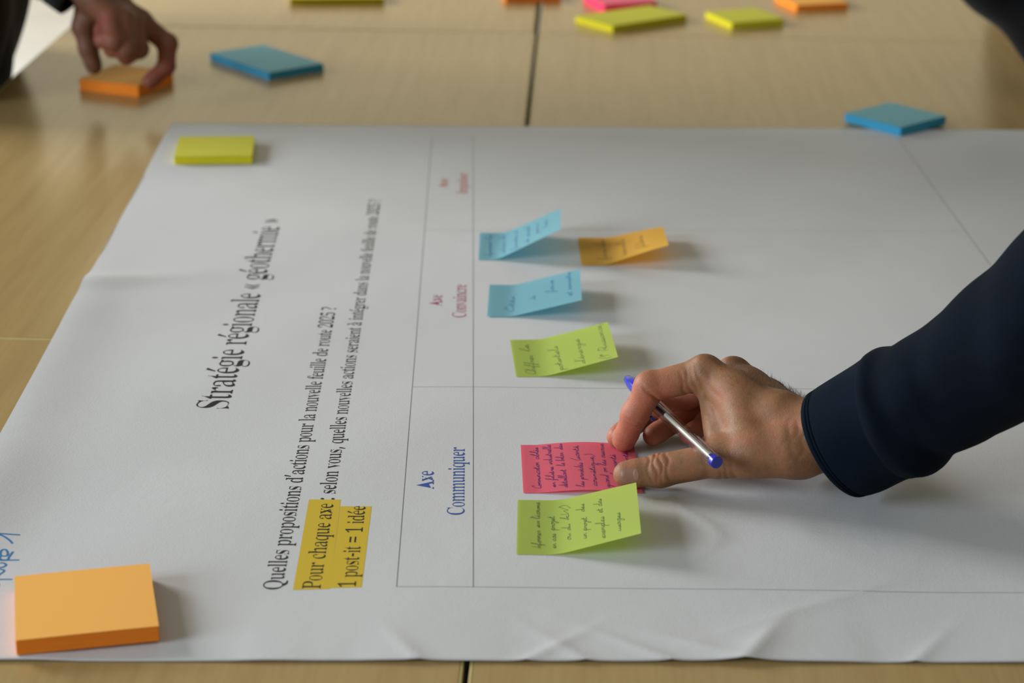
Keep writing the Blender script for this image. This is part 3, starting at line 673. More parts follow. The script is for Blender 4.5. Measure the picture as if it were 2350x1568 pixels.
# ------------------------------------------------------------------ single sticky notes with handwriting
HAND = {  # pen strokes, x height = 1
 'a': '.75,.85 .4,1 .08,.6 .15,.1 .5,.1 .75,.7 .75,.95 .75,.2 1,.1', 'b': '0,.2 .3,1.6 .25,2.1 .12,1.6 .15,.1 .5,.05 .65,.6 .4,.9 .7,.8 .95,.85',
 'c': '.7,.85 .4,1 .1,.55 .2,.08 .55,.05 .85,.25', 'd': '.7,.8 .35,1 .08,.5 .2,.05 .55,.2 .75,1 .8,2.1 .75,.4 .85,.08 1.05,.15',
 'e': '0,.3 .45,.55 .5,.9 .25,1 .08,.5 .25,.05 .55,.05 .8,.3', 'f': '0,.2 .4,1.4 .42,2.1 .2,1.8 .2,0 .15,-1 .32,-.6 .28,.1 .7,.3',
 'g': '.7,.85 .4,1 .08,.6 .2,.15 .55,.3 .72,.95 .7,-.3 .45,-1 .2,-.7 .6,-.1 .95,.2', 'h': '0,.2 .3,1.6 .22,2.1 .12,1.5 .12,0 .3,.8 .55,.95 .62,.2 .9,.1',
 'i': '0,.2 .2,.95 .2,.2 .45,.1|.22,1.45 .26,1.52', 'j': '0,.3 .25,.95 .22,-.6 .02,-1 -.1,-.6 .4,.2|.25,1.4 .28,1.5',
 'k': '0,.2 .3,1.6 .2,2.1 .1,1.2 .1,0 .2,.6 .55,.95 .3,.55 .6,.1 .85,.15', 'l': '0,.2 .35,1.5 .3,2.1 .12,1.6 .15,.3 .4,.08 .6,.2',
 'm': '0,.2 .15,.9 .15,.05 .2,.7 .42,.95 .48,.1 .55,.75 .78,.95 .84,.2 1.1,.1', 'n': '0,.2 .15,.9 .15,.05 .22,.7 .48,.95 .56,.2 .82,.1',
 'o': '.45,1 .1,.7 .15,.1 .5,.05 .68,.5 .45,.95 .65,.85 .9,.9', 'p': '0,.2 .2,.95 .18,-1.1 .2,.6 .5,1 .75,.6 .5,.05 .25,.15 .9,.1',
 'q': '.7,.85 .4,1 .08,.6 .2,.1 .55,.2 .72,.95 .72,-1.1 .9,-.4 1,.2', 'r': '0,.2 .15,.95 .25,.75 .55,.9 .45,.25 .75,.1',
 's': '0,.1 .35,.95 .5,.4 .35,.02 .1,.12 .7,.2', 't': '0,.2 .25,1.6 .2,.3 .4,.05 .65,.2|.02,1.1 .5,1.15',
 'u': '0,.3 .12,.9 .1,.25 .35,.05 .6,.4 .65,.95 .62,.25 .9,.1', 'v': '0,.6 .12,.95 .25,.1 .55,.6 .6,.95 .85,.85', 'w': '0,.6 .1,.95 .2,.1 .45,.7 .5,.1 .8,.7 .8,.95 1,.85',
 'x': '0,.9 .2,.9 .5,.1 .75,.15|.7,.95 .05,.05', 'y': '0,.4 .12,.9 .15,.3 .4,.15 .65,.95 .6,-.5 .35,-1 .2,-.6 .9,.2', 'z': '0,.9 .6,.9 .1,.1 .8,.1',
 'C': '.9,1.7 .6,2.1 .15,1.5 .1,.6 .45,.02 .9,.3 1,.4', 'I': '.1,0 .25,1 .4,2', 'P': '.1,0 .3,2 .25,1.9 .8,1.9 .85,1.2 .35,1 .9,.2', 'S': '.9,1.8 .5,2.1 .2,1.5 .7,.7 .4,0 .05,.3', 'W': '0,1.9 .2,.1 .6,1.3 .8,.1 1.2,2',
 '1': '0,1.2 .35,1.9 .35,0', '(': '.4,2.2 .05,1.2 .1,.2 .35,-.4', ')': '.0,2.2 .4,1.3 .35,.3 .0,-.5', ',': '.15,.1 .02,-.3', '.': '.1,.02 .15,.08', "'": '.2,2 .1,1.6', '-': '.1,.5 .5,.52', '°': '.1,1.6 .3,1.9 .3,1.5 .1,1.6', 'é': None, 'è': None, 'ê': None, 'à': None}
def hand_strokes(text, seed):
    rnd = random.Random(seed)
    out, x = [], 0.0
    for ch in text:
        if ch == ' ':
            x += 0.75; continue
        base = {'é': 'e', 'è': 'e', 'ê': 'e', 'à': 'a'}.get(ch, ch)
        wmax = 0.0
        for st in HAND[base].split('|'):
            p = np.array([[float(n) for n in q.split(',')] for q in st.split()])
            wmax = max(wmax, p[:, 0].max())
            p = p + np.array([rnd.uniform(-.05, .05), rnd.uniform(-.05, .05)]) + np.stack([p[:, 1] * 0.16, 0 * p[:, 1]], 1)
            p[:, 1] = np.where(p[:, 1] > 1.05, 1.05 + (p[:, 1] - 1.05) * 2.0, np.where(p[:, 1] < 0, p[:, 1] * 1.5, p[:, 1] * rnd.uniform(0.65, 1.05)))
            out.append(p + np.array([x, 0.0]))
        if ch in 'éèêà':
            a, b = ((.35, 1.3), (.6, 1.7)) if ch == 'é' else ((.6, 1.3), (.35, 1.7))
            out.append(np.array([a, b]) + np.array([x, 0]))
        x += wmax * 0.93
    return out, x
SHEETC = {'blue': (0.27, 0.58, 0.66), 'pink': (0.95, 0.19, 0.27), 'green': (0.57, 0.69, 0.14), 'amber': (0.95, 0.57, 0.09)}
M_SHEET = {k: sheet_mat('sticky_sheet_' + k, c + (1,), 0.42, 0.6, 0.3) for k, c in SHEETC.items()}
M_PEN = plain('ballpoint_ink', (0.05, 0.02, 0.15), 0.5, 0.3)
M_PEN2 = plain('grey_green_ink', (0.11, 0.17, 0.06), 0.5, 0.3)
M_PEN3 = plain('grey_blue_ink', (0.06, 0.2, 0.38), 0.5, 0.3)
M_PEN4 = plain('brown_grey_ink', (0.26, 0.15, 0.03), 0.5, 0.3)
def note(color, near, far, lift, label, lines, ink, flat=(0.016, 0.016), bend=0.02, arch=0.0, curl=0.0, xh=0.0023, sw=0.00042, turn=0.0, seed=1, length=0.076):
    W = 0.076
    n, f = at(*near, 0.0015)[:2], at(*far, 0.0015)[:2]
    c = (n + f) / 2
    ev = (f - n) / np.linalg.norm(f - n)
    eu = np.array([ev[1], -ev[0]])
    ct, st = math.cos(turn), math.sin(turn)
    eu = np.array([ct * eu[0] - st * eu[1], st * eu[0] + ct * eu[1]])
    n0 = c - ev * W / 2
    # profile
    m = 60
    us = np.linspace(0, length, m + 1)
    def prof(A, fl):
        ang = math.radians(A) * smoothstep(fl, fl + bend, us) - math.radians(curl) * smoothstep(0.05, length, us)
        x = np.concatenate([[0], np.cumsum(np.cos((ang[1:] + ang[:-1]) / 2)) * length / m])
        z = np.concatenate([[0], np.cumsum(np.sin((ang[1:] + ang[:-1]) / 2)) * length / m])
        return x, z
    pn, pf = prof(lift[0], flat[0]), prof(lift[1], flat[1])
    base = max(float(hp(*pcoord(n0 + eu * 0.01 * i + ev * W * j))) for i in (0, 1, 2) for j in (0, .5, 1)) + 0.0003
    def surf(u, v, up=0.0):
        t = np.clip(v / W, 0, 1)
        x = np.interp(u, us, pn[0]) * (1 - t) + np.interp(u, us, pf[0]) * t
        z = np.interp(u, us, pn[1]) * (1 - t) + np.interp(u, us, pf[1]) * t
        z = z + arch * math.sin(math.pi * np.clip((u - 0.01) / (length - 0.012), 0, 1)) ** 1.0
        p = n0 + eu * x + ev * v
        return np.array([p[0], p[1], base + z + up])
    r = empty('sticky_note', (c[0], c[1], base))
    tag(r, label, 'sticky note', 'sticky notes stuck on the poster')
    V, Fc, a, b = [], [], 30, 10
    for i in range(a + 1):
        for j in range(b + 1):
            V.append(surf(length * i / a, W * j / b))
    for i in range(a):
        for j in range(b):
            Fc.append((i * (b + 1) + j, (i + 1) * (b + 1) + j, (i + 1) * (b + 1) + j + 1, i * (b + 1) + j + 1))
    obj('paper_sheet', V, Fc, M_SHEET[color], r, smooth=True, world_space=True)
    V, Fc = [], []
    for k, (txt, u0, v0, v1) in enumerate(lines):
        sts, tot = hand_strokes(txt, seed * 31 + k)
        sx = (v1 - v0) * W / tot
        rr = random.Random(seed + k)
        sl = rr.uniform(-0.02, 0.02)
        for s in sts:
            q = ribbon_pts(s, per=4) if len(s) > 2 else np.array([s[0], (s[0] + s[1]) / 2, s[1]])
            uv = np.stack([np.clip(u0 * length - q[:, 1] * xh + sl * q[:, 0] * sx, 0.001, length - 0.001), v0 * W + q[:, 0] * sx], 1)
            ribbon(uv, sw, lambda u, v: surf(u, v, 0.00018), V, Fc)
    obj('handwriting', V, Fc, ink, r, world_space=True)
    return r, surf
note('blue', (1098, 595), (1101, 537), (27.5, 25.5), 'blue sticky note with raised flap, farthest of the notes', [
    ('dynamiser les', .14, .1, .9), ('actions de', .30, .1, .85), ('formation et', .45, .08, .85), ('de conseil', .60, .1, .8), ('pour', .72, .3, .75), ('tous', .83, .4, .75)], M_PEN3, (0.006, 0.013), 0.018, sw=0.0005, xh=0.002, seed=3)
note('amber', (1334, 607), (1326, 548), (20, 14), 'amber orange sticky note with lifted end beside a blue note', [
    ('faire', .30, .15, .55), ('valoir', .30, .6, .9), ('nouvelle', .52, .12, .8), ('filière', .74, .2, .75), ('!', .9, .4, .5)][:4], M_PEN4, (0.012, 0.02), 0.016, curl=5, xh=0.0026, sw=0.0005, seed=4)
note('blue', (1118, 724), (1123, 657), (15, 15.5), 'blue sticky note beside the pink word, second blue note', [
    ('Cités', .27, .12, .6), ('à', .50, .36, .48), ('faire', .70, .45, .85), ('et', .90, .2, .34), ('connaitre', .89, .4, .98)], M_PEN3, (0.012, 0.014), 0.013, xh=0.0022, sw=0.0005, seed=5)
note('green', (1184, 863), (1171, 784), (15.5, 15), 'lime green sticky note just beyond the blue pen cap', [
    ('Chiffrer', .19, .05, .55), ('le', .17, .66, .85), ('potentiels', .46, .03, .7), ("d'énergie", .68, .05, .75), ('(1° Puissance)', .92, .03, 1.0)], M_PEN2, (0.012, 0.014), 0.018, xh=0.0024, sw=0.00034, seed=6)
note('pink', (1201, 1131), (1195, 1024), (0.3, 0.3), 'bright pink sticky note pressed flat under the finger and thumb', [
    ('Communication', .15, .08, .62), ('ciblée', .15, .68, .94), ('en', .27, .08, .18), ('filière', .265, .22, .5), ('industrielle', .26, .55, .97), ('détaillant', .37, .06, .42), ('le bilan', .365, .5, .78), ('des', .36, .84, .97),
    ('les procédés', .51, .06, .55), ('(santé,', .50, .6, .92), ('cosmétique..)', .62, .07, .72), ('quand', .73, .05, .3), ('on les', .72, .36, .62), ('associe', .72, .66, .97), ('la santé', .82, .3, .75), ('leur intérêt', .92, .4, .95)],
    M_PEN, (0.012, 0.012), 0.015, sw=0.00036, arch=0.0022, xh=0.0018, seed=7)
note('green', (1185, 1272), (1188, 1150), (17.0, 15.5), 'lime green sticky note nearest the camera, below the pink one', [
    ('Informer', .19, .1, .42), ('sur', .18, .48, .6), ("l'économie", .18, .64, .95), ('en cas', .31, .1, .36), ('projet', .30, .42, .68), ('ou du', .43, .2, .5), ('kW)', .42, .58, .85), ('un projet', .56, .16, .55), ('des', .55, .66, .82),
    ('exemples', .71, .08, .48), ('et des', .70, .56, .84), ('usages', .84, .14, .48)], M_PEN2, (0.014, 0.016), 0.02, xh=0.0018, sw=0.00034, seed=8)
# ------------------------------------------------------------------ smooth solids from blended round cones (millimetres)
class Field:
    def __init__(s, lo, hi, h):
        s.lo = np.array(lo, float); s.h = h
        s.n = np.ceil((np.array(hi) - s.lo) / h).astype(int) + 1
        s.ax = [(s.lo[k] + h * np.arange(s.n[k])).astype(np.float32) for k in range(3)]
    def new(s): return np.full(s.n, 40.0, np.float32)
    def block(s, lo, hi):
        i0 = np.clip(np.floor((np.array(lo) - s.lo) / s.h).astype(int), 0, s.n)
        i1 = np.clip(np.ceil((np.array(hi) - s.lo) / s.h).astype(int) + 1, 0, s.n)
        sl = tuple(slice(a, b) for a, b in zip(i0, i1))
        return sl, (s.ax[0][sl[0]][:, None, None], s.ax[1][sl[1]][None, :, None], s.ax[2][sl[2]][None, None, :])
def smin(a, b, k):
    if k <= 0: return np.minimum(a, b)
    h = np.clip(0.5 + 0.5 * (b - a) / k, 0, 1)
    return b + (a - b) * h - k * h * (1 - h)
def cone(F, D, a, b, ra, rb, k, flat=None):
    """blend a round cone into D; flat=(direction, factor) squashes it along a direction"""
    a = np.array(a, float); b = np.array(b, float)
    m = max(ra, rb) * (1.6 if flat else 1.0) + k + 3 * F.h
    sl, (x, y, z) = F.block(np.minimum(a, b) - m, np.maximum(a, b) + m)
    if D[sl].size == 0: return
    ba = b - a; L = max(float(ba @ ba), 1e-6)
    px, py, pz = x - a[0], y - a[1], z - a[2]
    t = np.clip((px * ba[0] + py * ba[1] + pz * ba[2]) / L, 0, 1)
    qx, qy, qz = px - ba[0] * t, py - ba[1] * t, pz - ba[2] * t
    if flat:
        n, f = flat; n = np.array(n, float); n /= np.linalg.norm(n)
        dn = qx * n[0] + qy * n[1] + qz * n[2]
        e = dn * (1 / f - 1)
        qx, qy, qz = qx + n[0] * e, qy + n[1] * e, qz + n[2] * e
    d = np.sqrt(qx * qx + qy * qy + qz * qz) - (ra + (rb - ra) * t)
    if flat: d = d * min(1.0, f)
    D[sl] = smin(D[sl], d.astype(np.float32), k)
def groove(F, D, c, axis, nrm, offs, width, depth, R, wob=0.0):
    c = np.array(c, float); axis = np.array(axis, float); axis /= np.linalg.norm(axis); nrm = np.array(nrm, float); nrm /= np.linalg.norm(nrm)
    sl, (x, y, z) = F.block(c - R * 1.6, c + R * 1.6)
    px, py, pz = x - c[0], y - c[1], z - c[2]
    t = px * axis[0] + py * axis[1] + pz * axis[2]
    u = px * nrm[0] + py * nrm[1] + pz * nrm[2]
    rr = np.sqrt(px * px + py * py + pz * pz)
    mask = np.clip(u / (rr + 1e-3) * 1.6 - 0.1, 0, 1) * np.exp(-(rr / R) ** 4)
    bi = np.cross(axis, nrm); w = px * bi[0] + py * bi[1] + pz * bi[2]
    g = 0
    for k, o in enumerate(offs):
        g = g + np.exp(-((t - o + wob * np.sin(w * 0.45 + k * 1.7)) / width) ** 2)
    D[sl] += (depth * mask * g).astype(np.float32)
def surface(F, D):
    """naive surface nets"""
    S = D < 0
    n = np.array(D.shape) - 1
    c = [S[i:n[0] + i, j:n[1] + j, k:n[2] + k] for i in (0, 1) for j in (0, 1) for k in (0, 1)]
    cnt = sum(q.astype(np.int8) for q in c)
    act = (cnt > 0) & (cnt < 8)
    ids = np.argwhere(act)
    num = np.zeros((len(ids), 3)); den = np.zeros(len(ids))
    corners = [(i, j, k) for i in (0, 1) for j in (0, 1) for k in (0, 1)]
    val = {q: D[ids[:, 0] + q[0], ids[:, 1] + q[1], ids[:, 2] + q[2]].astype(float) for q in corners}
    for a in corners:
        for ax in range(3):
            if a[ax] == 1: continue
            b = tuple(a[i] + (i == ax) for i in range(3))
            va, vb = val[a], val[b]
            x = (va < 0) != (vb < 0)
            t = np.where(x, va / np.where(x, va - vb, 1), 0)
            p = np.array(a, float)[None, :].repeat(len(ids), 0); p[:, ax] += t
            num[x] += p[x]; den[x] += 1
    V = F.lo + F.h * (ids + num / den[:, None])
    lab = -np.ones(act.shape, np.int64); lab[act] = np.arange(len(ids))
    Q = []
    for ax in range(3):
        s0 = [slice(1, -1)] * 3; s0[ax] = slice(0, -1)
        s1 = list(s0); s1[ax] = slice(1, None)
        s0 = list(s0)
        A0 = S[tuple(s0)]; A1 = S[tuple(s1)]
        for sign in (True, False):
            e = np.argwhere((A0 != A1) & (A0 == sign))
            if not len(e): continue
            o = np.ones(3, int); o[ax] = 0
            e = e + o
            u, v = [(1, 2), (2, 0), (0, 1)][ax]
            du = np.zeros(3, int); du[u] = 1; dv = np.zeros(3, int); dv[v] = 1
            g = lambda w: lab[w[:, 0], w[:, 1], w[:, 2]]
            q = np.stack([g(e - du - dv), g(e - dv), g(e), g(e - du)], 1)
            Q.append(q if sign else q[:, ::-1])
    return V, np.concatenate(Q)
def relax(V, Q, it=1, lam=0.5):
    E = np.concatenate([Q[:, [0, 1]], Q[:, [1, 2]], Q[:, [2, 3]], Q[:, [3, 0]]])
    for _ in range(it):
        acc = np.zeros_like(V); n = np.zeros(len(V))
        for a, b in ((0, 1), (1, 0)):
            for k in range(3): acc[:, k] += np.bincount(E[:, a], V[E[:, b], k], len(V))
            n += np.bincount(E[:, a], minlength=len(V))
        V = V + lam * (acc / np.maximum(n, 1)[:, None] - V)
    return V
def solid(name, F, D, mat, parent, tone=None, it=1):
    V, Q = surface(F, D)
    V = relax(V, Q, it)
    o = obj(name, V / 1000.0, Q, mat, parent, smooth=True, world_space=True)
    if tone is not None:
        at_ = o.data.color_attributes.new('tone', 'FLOAT_COLOR', 'POINT')
        t = tone(V)
        at_.data.foreach_set('color', np.stack([t, t, t, np.ones_like(t)], 1).astype(np.float32).ravel())
    return o
def sample(F, D, P):
    """trilinear value of D at points (mm)"""
    g = (np.asarray(P) - F.lo) / F.h
    i = np.clip(np.floor(g).astype(int), 0, np.array(D.shape) - 2); f = g - i
    r = 0
    for a in (0, 1):
        for b in (0, 1):
            for c in (0, 1):
                w = (f[:, 0] if a else 1 - f[:, 0]) * (f[:, 1] if b else 1 - f[:, 1]) * (f[:, 2] if c else 1 - f[:, 2])
                r = r + w * D[i[:, 0] + a, i[:, 1] + b, i[:, 2] + c]
    return r
def patch_on(F, D, c, axis, nrm, L, W, start, lift, nu=14, nv=12, oval=False):
    """a curved plate (nail) laid on the surface of D round point c"""
    axis = axis / np.linalg.norm(axis); nrm = nrm - axis * (nrm @ axis); nrm /= np.linalg.norm(nrm); bi = np.cross(axis, nrm)
    V, Fc = [], []
    for i in range(nu + 1):
        for j in range(nv + 1):
            u = i / nu - 0.5; v = j / nv - 0.5
            wv = W * (1 - 0.25 * max(0, -u * 2) ** 3) if not oval else W * math.sqrt(max(0.0, 1 - (u * 2) ** 2)) + 0.01
            du = -0.12 * L * (v * 2) ** 2 * (1 if u > 0 else -1) * abs(u) * 2
            org = c + axis * (u * L + du)
            dr = nrm * math.cos(v * wv / start) + bi * math.sin(v * wv / start)
            ts = np.linspace(2, 26, 97)
            P = org[None] + dr[None] * ts[:, None]
            d = sample(F, D, P)
            k = np.where(d[:-1] * d[1:] <= 0)[0]
            t = ts[k[0]] - d[k[0]] * (ts[1] - ts[0]) / (d[k[0] + 1] - d[k[0]]) if len(k) else 9.0
            edge = max(abs(u), abs(v)) * 2
            V.append((org + dr * (t + lift * (1 - edge ** 6) - 0.15)) / 1000)
    m = nv + 1
    for i in range(nu):
        for j in range(nv):
            Fc.append((i * m + j, (i + 1) * m + j, (i + 1) * m + j + 1, i * m + j + 1))
    return V, Fc

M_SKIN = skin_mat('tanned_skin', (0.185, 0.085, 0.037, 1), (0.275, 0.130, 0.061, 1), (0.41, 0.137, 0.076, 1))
M_SKIN2 = skin_mat('brown_skin', (0.16, 0.068, 0.036, 1), (0.20, 0.082, 0.044, 1), (0.26, 0.075, 0.045, 1))
M_NAIL = plain('fingernail', (0.285, 0.140, 0.088), 0.4, 0.4, var=0.05)
M_LUNULA = plain('nail_moon', (0.33, 0.175, 0.115), 0.42, 0.4)
mm = lambda p: np.array(p) * 1000.0

# ---- the hand pressing down the pink note (right hand, palm down, fingers pointing left)
WR = mm(at(1880, 1003, 0.036))
J = {'i': [mm(at(1617, 858, .0625)), mm(at(1492, 889, .0512)), mm(at(1457, 953, .0305)), mm(at(1433, 1009, .0108))],
     'm': [mm(at_y(1682, 862, 1.256)), mm(at_y(1572, 908, 1.272)), mm(at_y(1482, 952, 1.274)), mm(at(1419, 1002, .0100))],
     'r': [mm(at_y(1730, 890, 1.272)), mm(at_y(1628, 916, 1.286)), mm(at_y(1556, 963, 1.270)), mm(at(1500, 999, .0100))],
     'l': [mm(at_y(1772, 920, 1.284)), mm(at_y(1682, 938, 1.282)), mm(at_y(1624, 968, 1.266)), mm(at(1582, 997, .0096))],
     't': [mm(at(1800, 1035, .033)), mm(at(1655, 1053, .0245)), mm(at(1515, 1080, .0142)), mm(at(1441, 1089, .0108))]}
RAD = {'i': (11.0, 9.9, 8.9, 7.4), 'm': (11.0, 9.6, 8.5, 7.2), 'r': (10.5, 9.0, 7.9, 6.7), 'l': (9.8, 8.0, 7.0, 6.0), 't': (16.0, 11.0, 10.5, 8.6)}
ARM = mm(at_depth(2365, 755, 1.2)) - mm(at_depth(1900, 1012, 1.286)); ARM /= np.linalg.norm(ARM)

def build_hand(name, J, RAD, WR, ARM, mat, parent, h, lo, hi, dors, detail=True, arm_len=110.0, uln=None, webs=(), k_palm=9.0):
    F = Field(lo, hi, h)
    P = F.new()
    uln = np.array(uln, float)
    wr_r, wr_u = WR - uln * 0.42, WR + uln * 0.45
    for f, r0, r1, s in (('i', 15, 12.0, 0.15), ('m', 15, 12.2, 0.4), ('r', 14, 11.6, 0.7), ('l', 13, 10.8, 1.0)):
        w = wr_r * (1 - s) + wr_u * s
        cone(F, P, w + (J[f][0] - w) * 0.12, J[f][0] - (J[f][0] - w) / np.linalg.norm(J[f][0] - w) * 2, r0, r1, k_palm)
    for f, g in (('i', 'm'), ('m', 'r'), ('r', 'l')):      # webs between the knuckles
        a = J[f][0] * 0.8 + WR * 0.2; b = J[g][0] * 0.8 + WR * 0.2
        cone(F, P, a - dors * 3, b - dors * 3, 10.5, 10.5, 8)
    for a, b, ra, rb in webs: cone(F, P, a, b, ra, rb, 8)
    cone(F, P, WR * 0.45 + J['t'][0] * 0.55, J['t'][1], 15.0, RAD['t'][1], k_palm)
    for w, r in ((WR - uln * 0.30, 19.5), (WR + uln * 0.30, 18.5)):
        cone(F, P, w - ARM * 12, w + ARM * arm_len, r, r - 1.0, 12)
    fingers = None
    for f in 'imrlt':
        D = F.new(); j, r = J[f], RAD[f]
        kk = 4.0
        for q in range(3): cone(F, D, j[q], j[q + 1], r[q], r[q + 1], kk)
        # slimmer shafts read as swollen joints: small bulges at the joints and the pulp
        cone(F, D, j[1] + dors * 0.6, j[1] + dors * 0.6, r[1] * 1.02, r[1] * 1.02, 3)
        ax = (j[3] - j[2]) / np.linalg.norm(j[3] - j[2])
        cone(F, D, j[3] - ax * 5, j[3] + ax * 1.5, r[3] * 1.0, r[3] * 0.86, 3)
        j0 = j[0] + (j[1] - j[0]) * 0.35
        # blend with the palm at the root of the finger only, so that neighbouring fingers stay apart
        sl, (x, y, z) = F.block(F.lo, F.lo + F.h * (F.n - 1))
        dist = np.sqrt((x - j[0][0]) ** 2 + (y - j[0][1]) ** 2 + (z - j[0][2]) ** 2)
        kk = (0.6 + (6.4 if f == 't' else 4.4) * np.clip(1.6 - dist / (34.0 if f != 't' else 52.0), 0, 1)).astype(np.float32)
        hh_ = np.clip(0.5 + 0.5 * (D - P) / kk, 0, 1)
        P = D + (P - D) * hh_ - kk * hh_ * (1 - hh_)
    if detail:
        detail(F, P)
    tips = np.array([J[f][3] for f in 'imrl']); mids = np.array([J[f][2] for f in 'imrl'])
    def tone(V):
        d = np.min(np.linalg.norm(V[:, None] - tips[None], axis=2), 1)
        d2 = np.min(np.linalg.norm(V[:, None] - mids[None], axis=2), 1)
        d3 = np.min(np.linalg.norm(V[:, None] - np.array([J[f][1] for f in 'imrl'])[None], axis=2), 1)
        return np.clip(np.exp(-(d / 26) ** 2) * 0.9 + np.exp(-(d2 / 24) ** 2) * 0.55 + np.exp(-(d3 / 22) ** 2) * 0.3 + 0.34 * np.clip(0.5 - ((V - WR) @ uln) / (uln @ uln) * 0.55, 0, 1), 0, 1)  # redder fingers; shading of the ulnar side is put into the tone as well
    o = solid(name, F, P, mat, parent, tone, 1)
    return F, P, o

person_r = empty('person', (1.02, 0.98, -0.74))
tag(person_r, 'person in a navy jersey pressing the pink note, holding a pen', 'person')
DORS = np.array([-0.25, -0.25, 0.93]); DORS /= np.linalg.norm(DORS)
def detail_main(F, P):
    i, m, r, l, t = (J[k] for k in 'imrlt')
    # knuckles and extensor tendons
    for f, rr in (('i', 9.2), ('m', 9.0), ('r', 7.5), ('l', 6.5)):
        cone(F, P, J[f][0] + DORS * 3.0, J[f][0] + DORS * 3.0, rr, rr, 5)
    for f, s in (('i', 0.2), ('m', 0.45), ('r', 0.7)):
        w = WR + ULN * (s - 0.45)
        cone(F, P, J[f][0] + DORS * 10.5, w * 0.7 + J[f][0] * 0.3 + DORS * 12.0, 2.6, 2.2, 5)
    # thumb joint wrinkles
    ax = t[2] - t[3]; tn = np.array([-0.1, -0.62, 0.78])
    groove(F, P, t[2], ax, tn, (-6.5, -2.6, 1.2, 5.4), 0.95, 0.95, 17, 1.0)
    groove(F, P, t[1] + np.array([3, 0, -2]), t[1] - t[2], np.array([0, -0.8, -0.3]), (-4, 0, 4.5), 1.3, 0.8, 15, 0.8)
    # index: palmar folds at both joints, folds where finger meets hand
    side = np.array([0.2, -0.9, -0.25])
    groove(F, P, i[1], (i[1] - i[0]) / 2 + (i[2] - i[1]), np.array([0.6, -0.8, -0.3]), (0.0,), 1.2, 2.0, 17, 0.5)
    groove(F, P, i[2], i[3] - i[1], np.array([0.5, -0.85, 0.0]), (0.0, 2.8), 0.95, 1.0, 14, 0.4)
    groove(F, P, i[0] * 0.72 + i[1] * 0.28, i[1] - i[0], side, (-7.5, -3.6, 0.2, 4.2), 1.25, 0.85, 17, 0.8)
    # radiating folds on the skin between thumb and index
    c = i[0] * 0.45 + t[1] * 0.55
    groove(F, P, i[0] + (c - i[0]) * 0.45, np.array([1.0, 0.3, 0.25]), np.array([-0.2, -1, 0.2]), (-7, -3, 1.5), 1.2, 0.6, 18, 1.0)
    groove(F, P, WR + np.array([-16, -14, 4]), np.array([1.0, -0.35, -0.1]), np.array([-0.1, -1, 0.2]), (-5, 0, 6), 1.6, 0.5, 20, 1.5)
ULN = np.array([20.0, 24.0, -11.0])
i0, t1 = J['i'][0], J['t'][1]
webs = [(mm(at(1640, 892, .052)), mm(at(1651, 1036, .0258)), 11.0, 8.6), (mm(at(1690, 905, .055)), mm(at(1730, 1035, .031)), 14.0, 15.0), (mm(at(1790, 960, .047)), mm(at(1840, 1030, .033)), 17.0, 17.0)]
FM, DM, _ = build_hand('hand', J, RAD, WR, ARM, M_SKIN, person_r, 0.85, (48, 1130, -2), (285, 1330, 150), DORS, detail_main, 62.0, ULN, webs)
t = J['t']
tax = t[3] - t[2]
tn = np.array([-0.15, -0.93, 0.30])
V, Fc = patch_on(FM, DM, t[3] + tax / np.linalg.norm(tax) * -1.0, tax, tn, 13.0, 13.5, 9.5, 0.18)
nail = obj('thumbnail', V, Fc, M_NAIL, person_r, smooth=True, world_space=True)
V, Fc = patch_on(FM, DM, t[3] - tax / np.linalg.norm(tax) * 5.6, tax, tn, 4.4, 8.6, 9.5, 0.26, oval=True)
lu = obj('nail_moon', V, Fc, M_LUNULA, nail, smooth=True)
lu.matrix_parent_inverse = nail.matrix_basis.inverted()
# ---- sleeve of the navy jersey
M_NAVY = cloth_mat('navy_jersey', (0.0026, 0.0050, 0.0098), 0.9, 0.01)
M_NAVY2 = cloth_mat('navy_cuff', (0.0034, 0.0066, 0.0128), 0.9, 0.01)
M_BLACK = cloth_mat('black_cloth', (0.004, 0.004, 0.0045), 0.8, 0.08)
M_CHAR = cloth_mat('charcoal_cloth', (0.011, 0.012, 0.015), 0.85, 0.15)
M_JEANS = cloth_mat('dark_denim', (0.02, 0.03, 0.05), 0.85, 0.15)
M_SHOE = plain('black_leather', (0.015, 0.014, 0.013), 0.4, 0.5)
M_HAIR = plain('dark_hair', (0.02, 0.013, 0.009), 0.6, 0.4, var=0.4, vscale=200)
# outline of the sleeve in the photograph: upper edge, lower edge
SEC = [((1850, 905), (1985, 1137)), ((1878, 887), (2010, 1131)), ((1906, 870), (2034, 1123)), ((1940, 850), (2058, 1110)), ((1972, 830), (2080, 1099)), ((1990, 815), (2108, 1088)),
       ((2012, 808), (2140, 1081)), ((2048, 797), (2163, 1068)), ((2085, 777), (2180, 1046)), ((2125, 750), (2215, 1028)), ((2175, 706), (2255, 1009)), ((2236, 650), (2300, 988)), ((2295, 606), (2345, 968)),
       ((2352, 543), (2392, 946)), ((2420, 480), (2450, 918)), ((2520, 400), (2540, 870)), ((2640, 310), (2650, 820))]
mid0 = (np.array(SEC[0][0]) + np.array(SEC[0][1])) / 2
secs = []
for tp, bt in SEC:
    md = (np.array(tp) + np.array(bt)) / 2
    dep = 1.284 - (md[0] - mid0[0]) * 0.00028 * 0.66
    secs.append((at_depth(*md, dep), (at_depth(*tp, dep) - at_depth(*bt, dep)) / 2))
cen = np.array([s[0] for s in secs]); av = np.array([s[1] for s in secs])
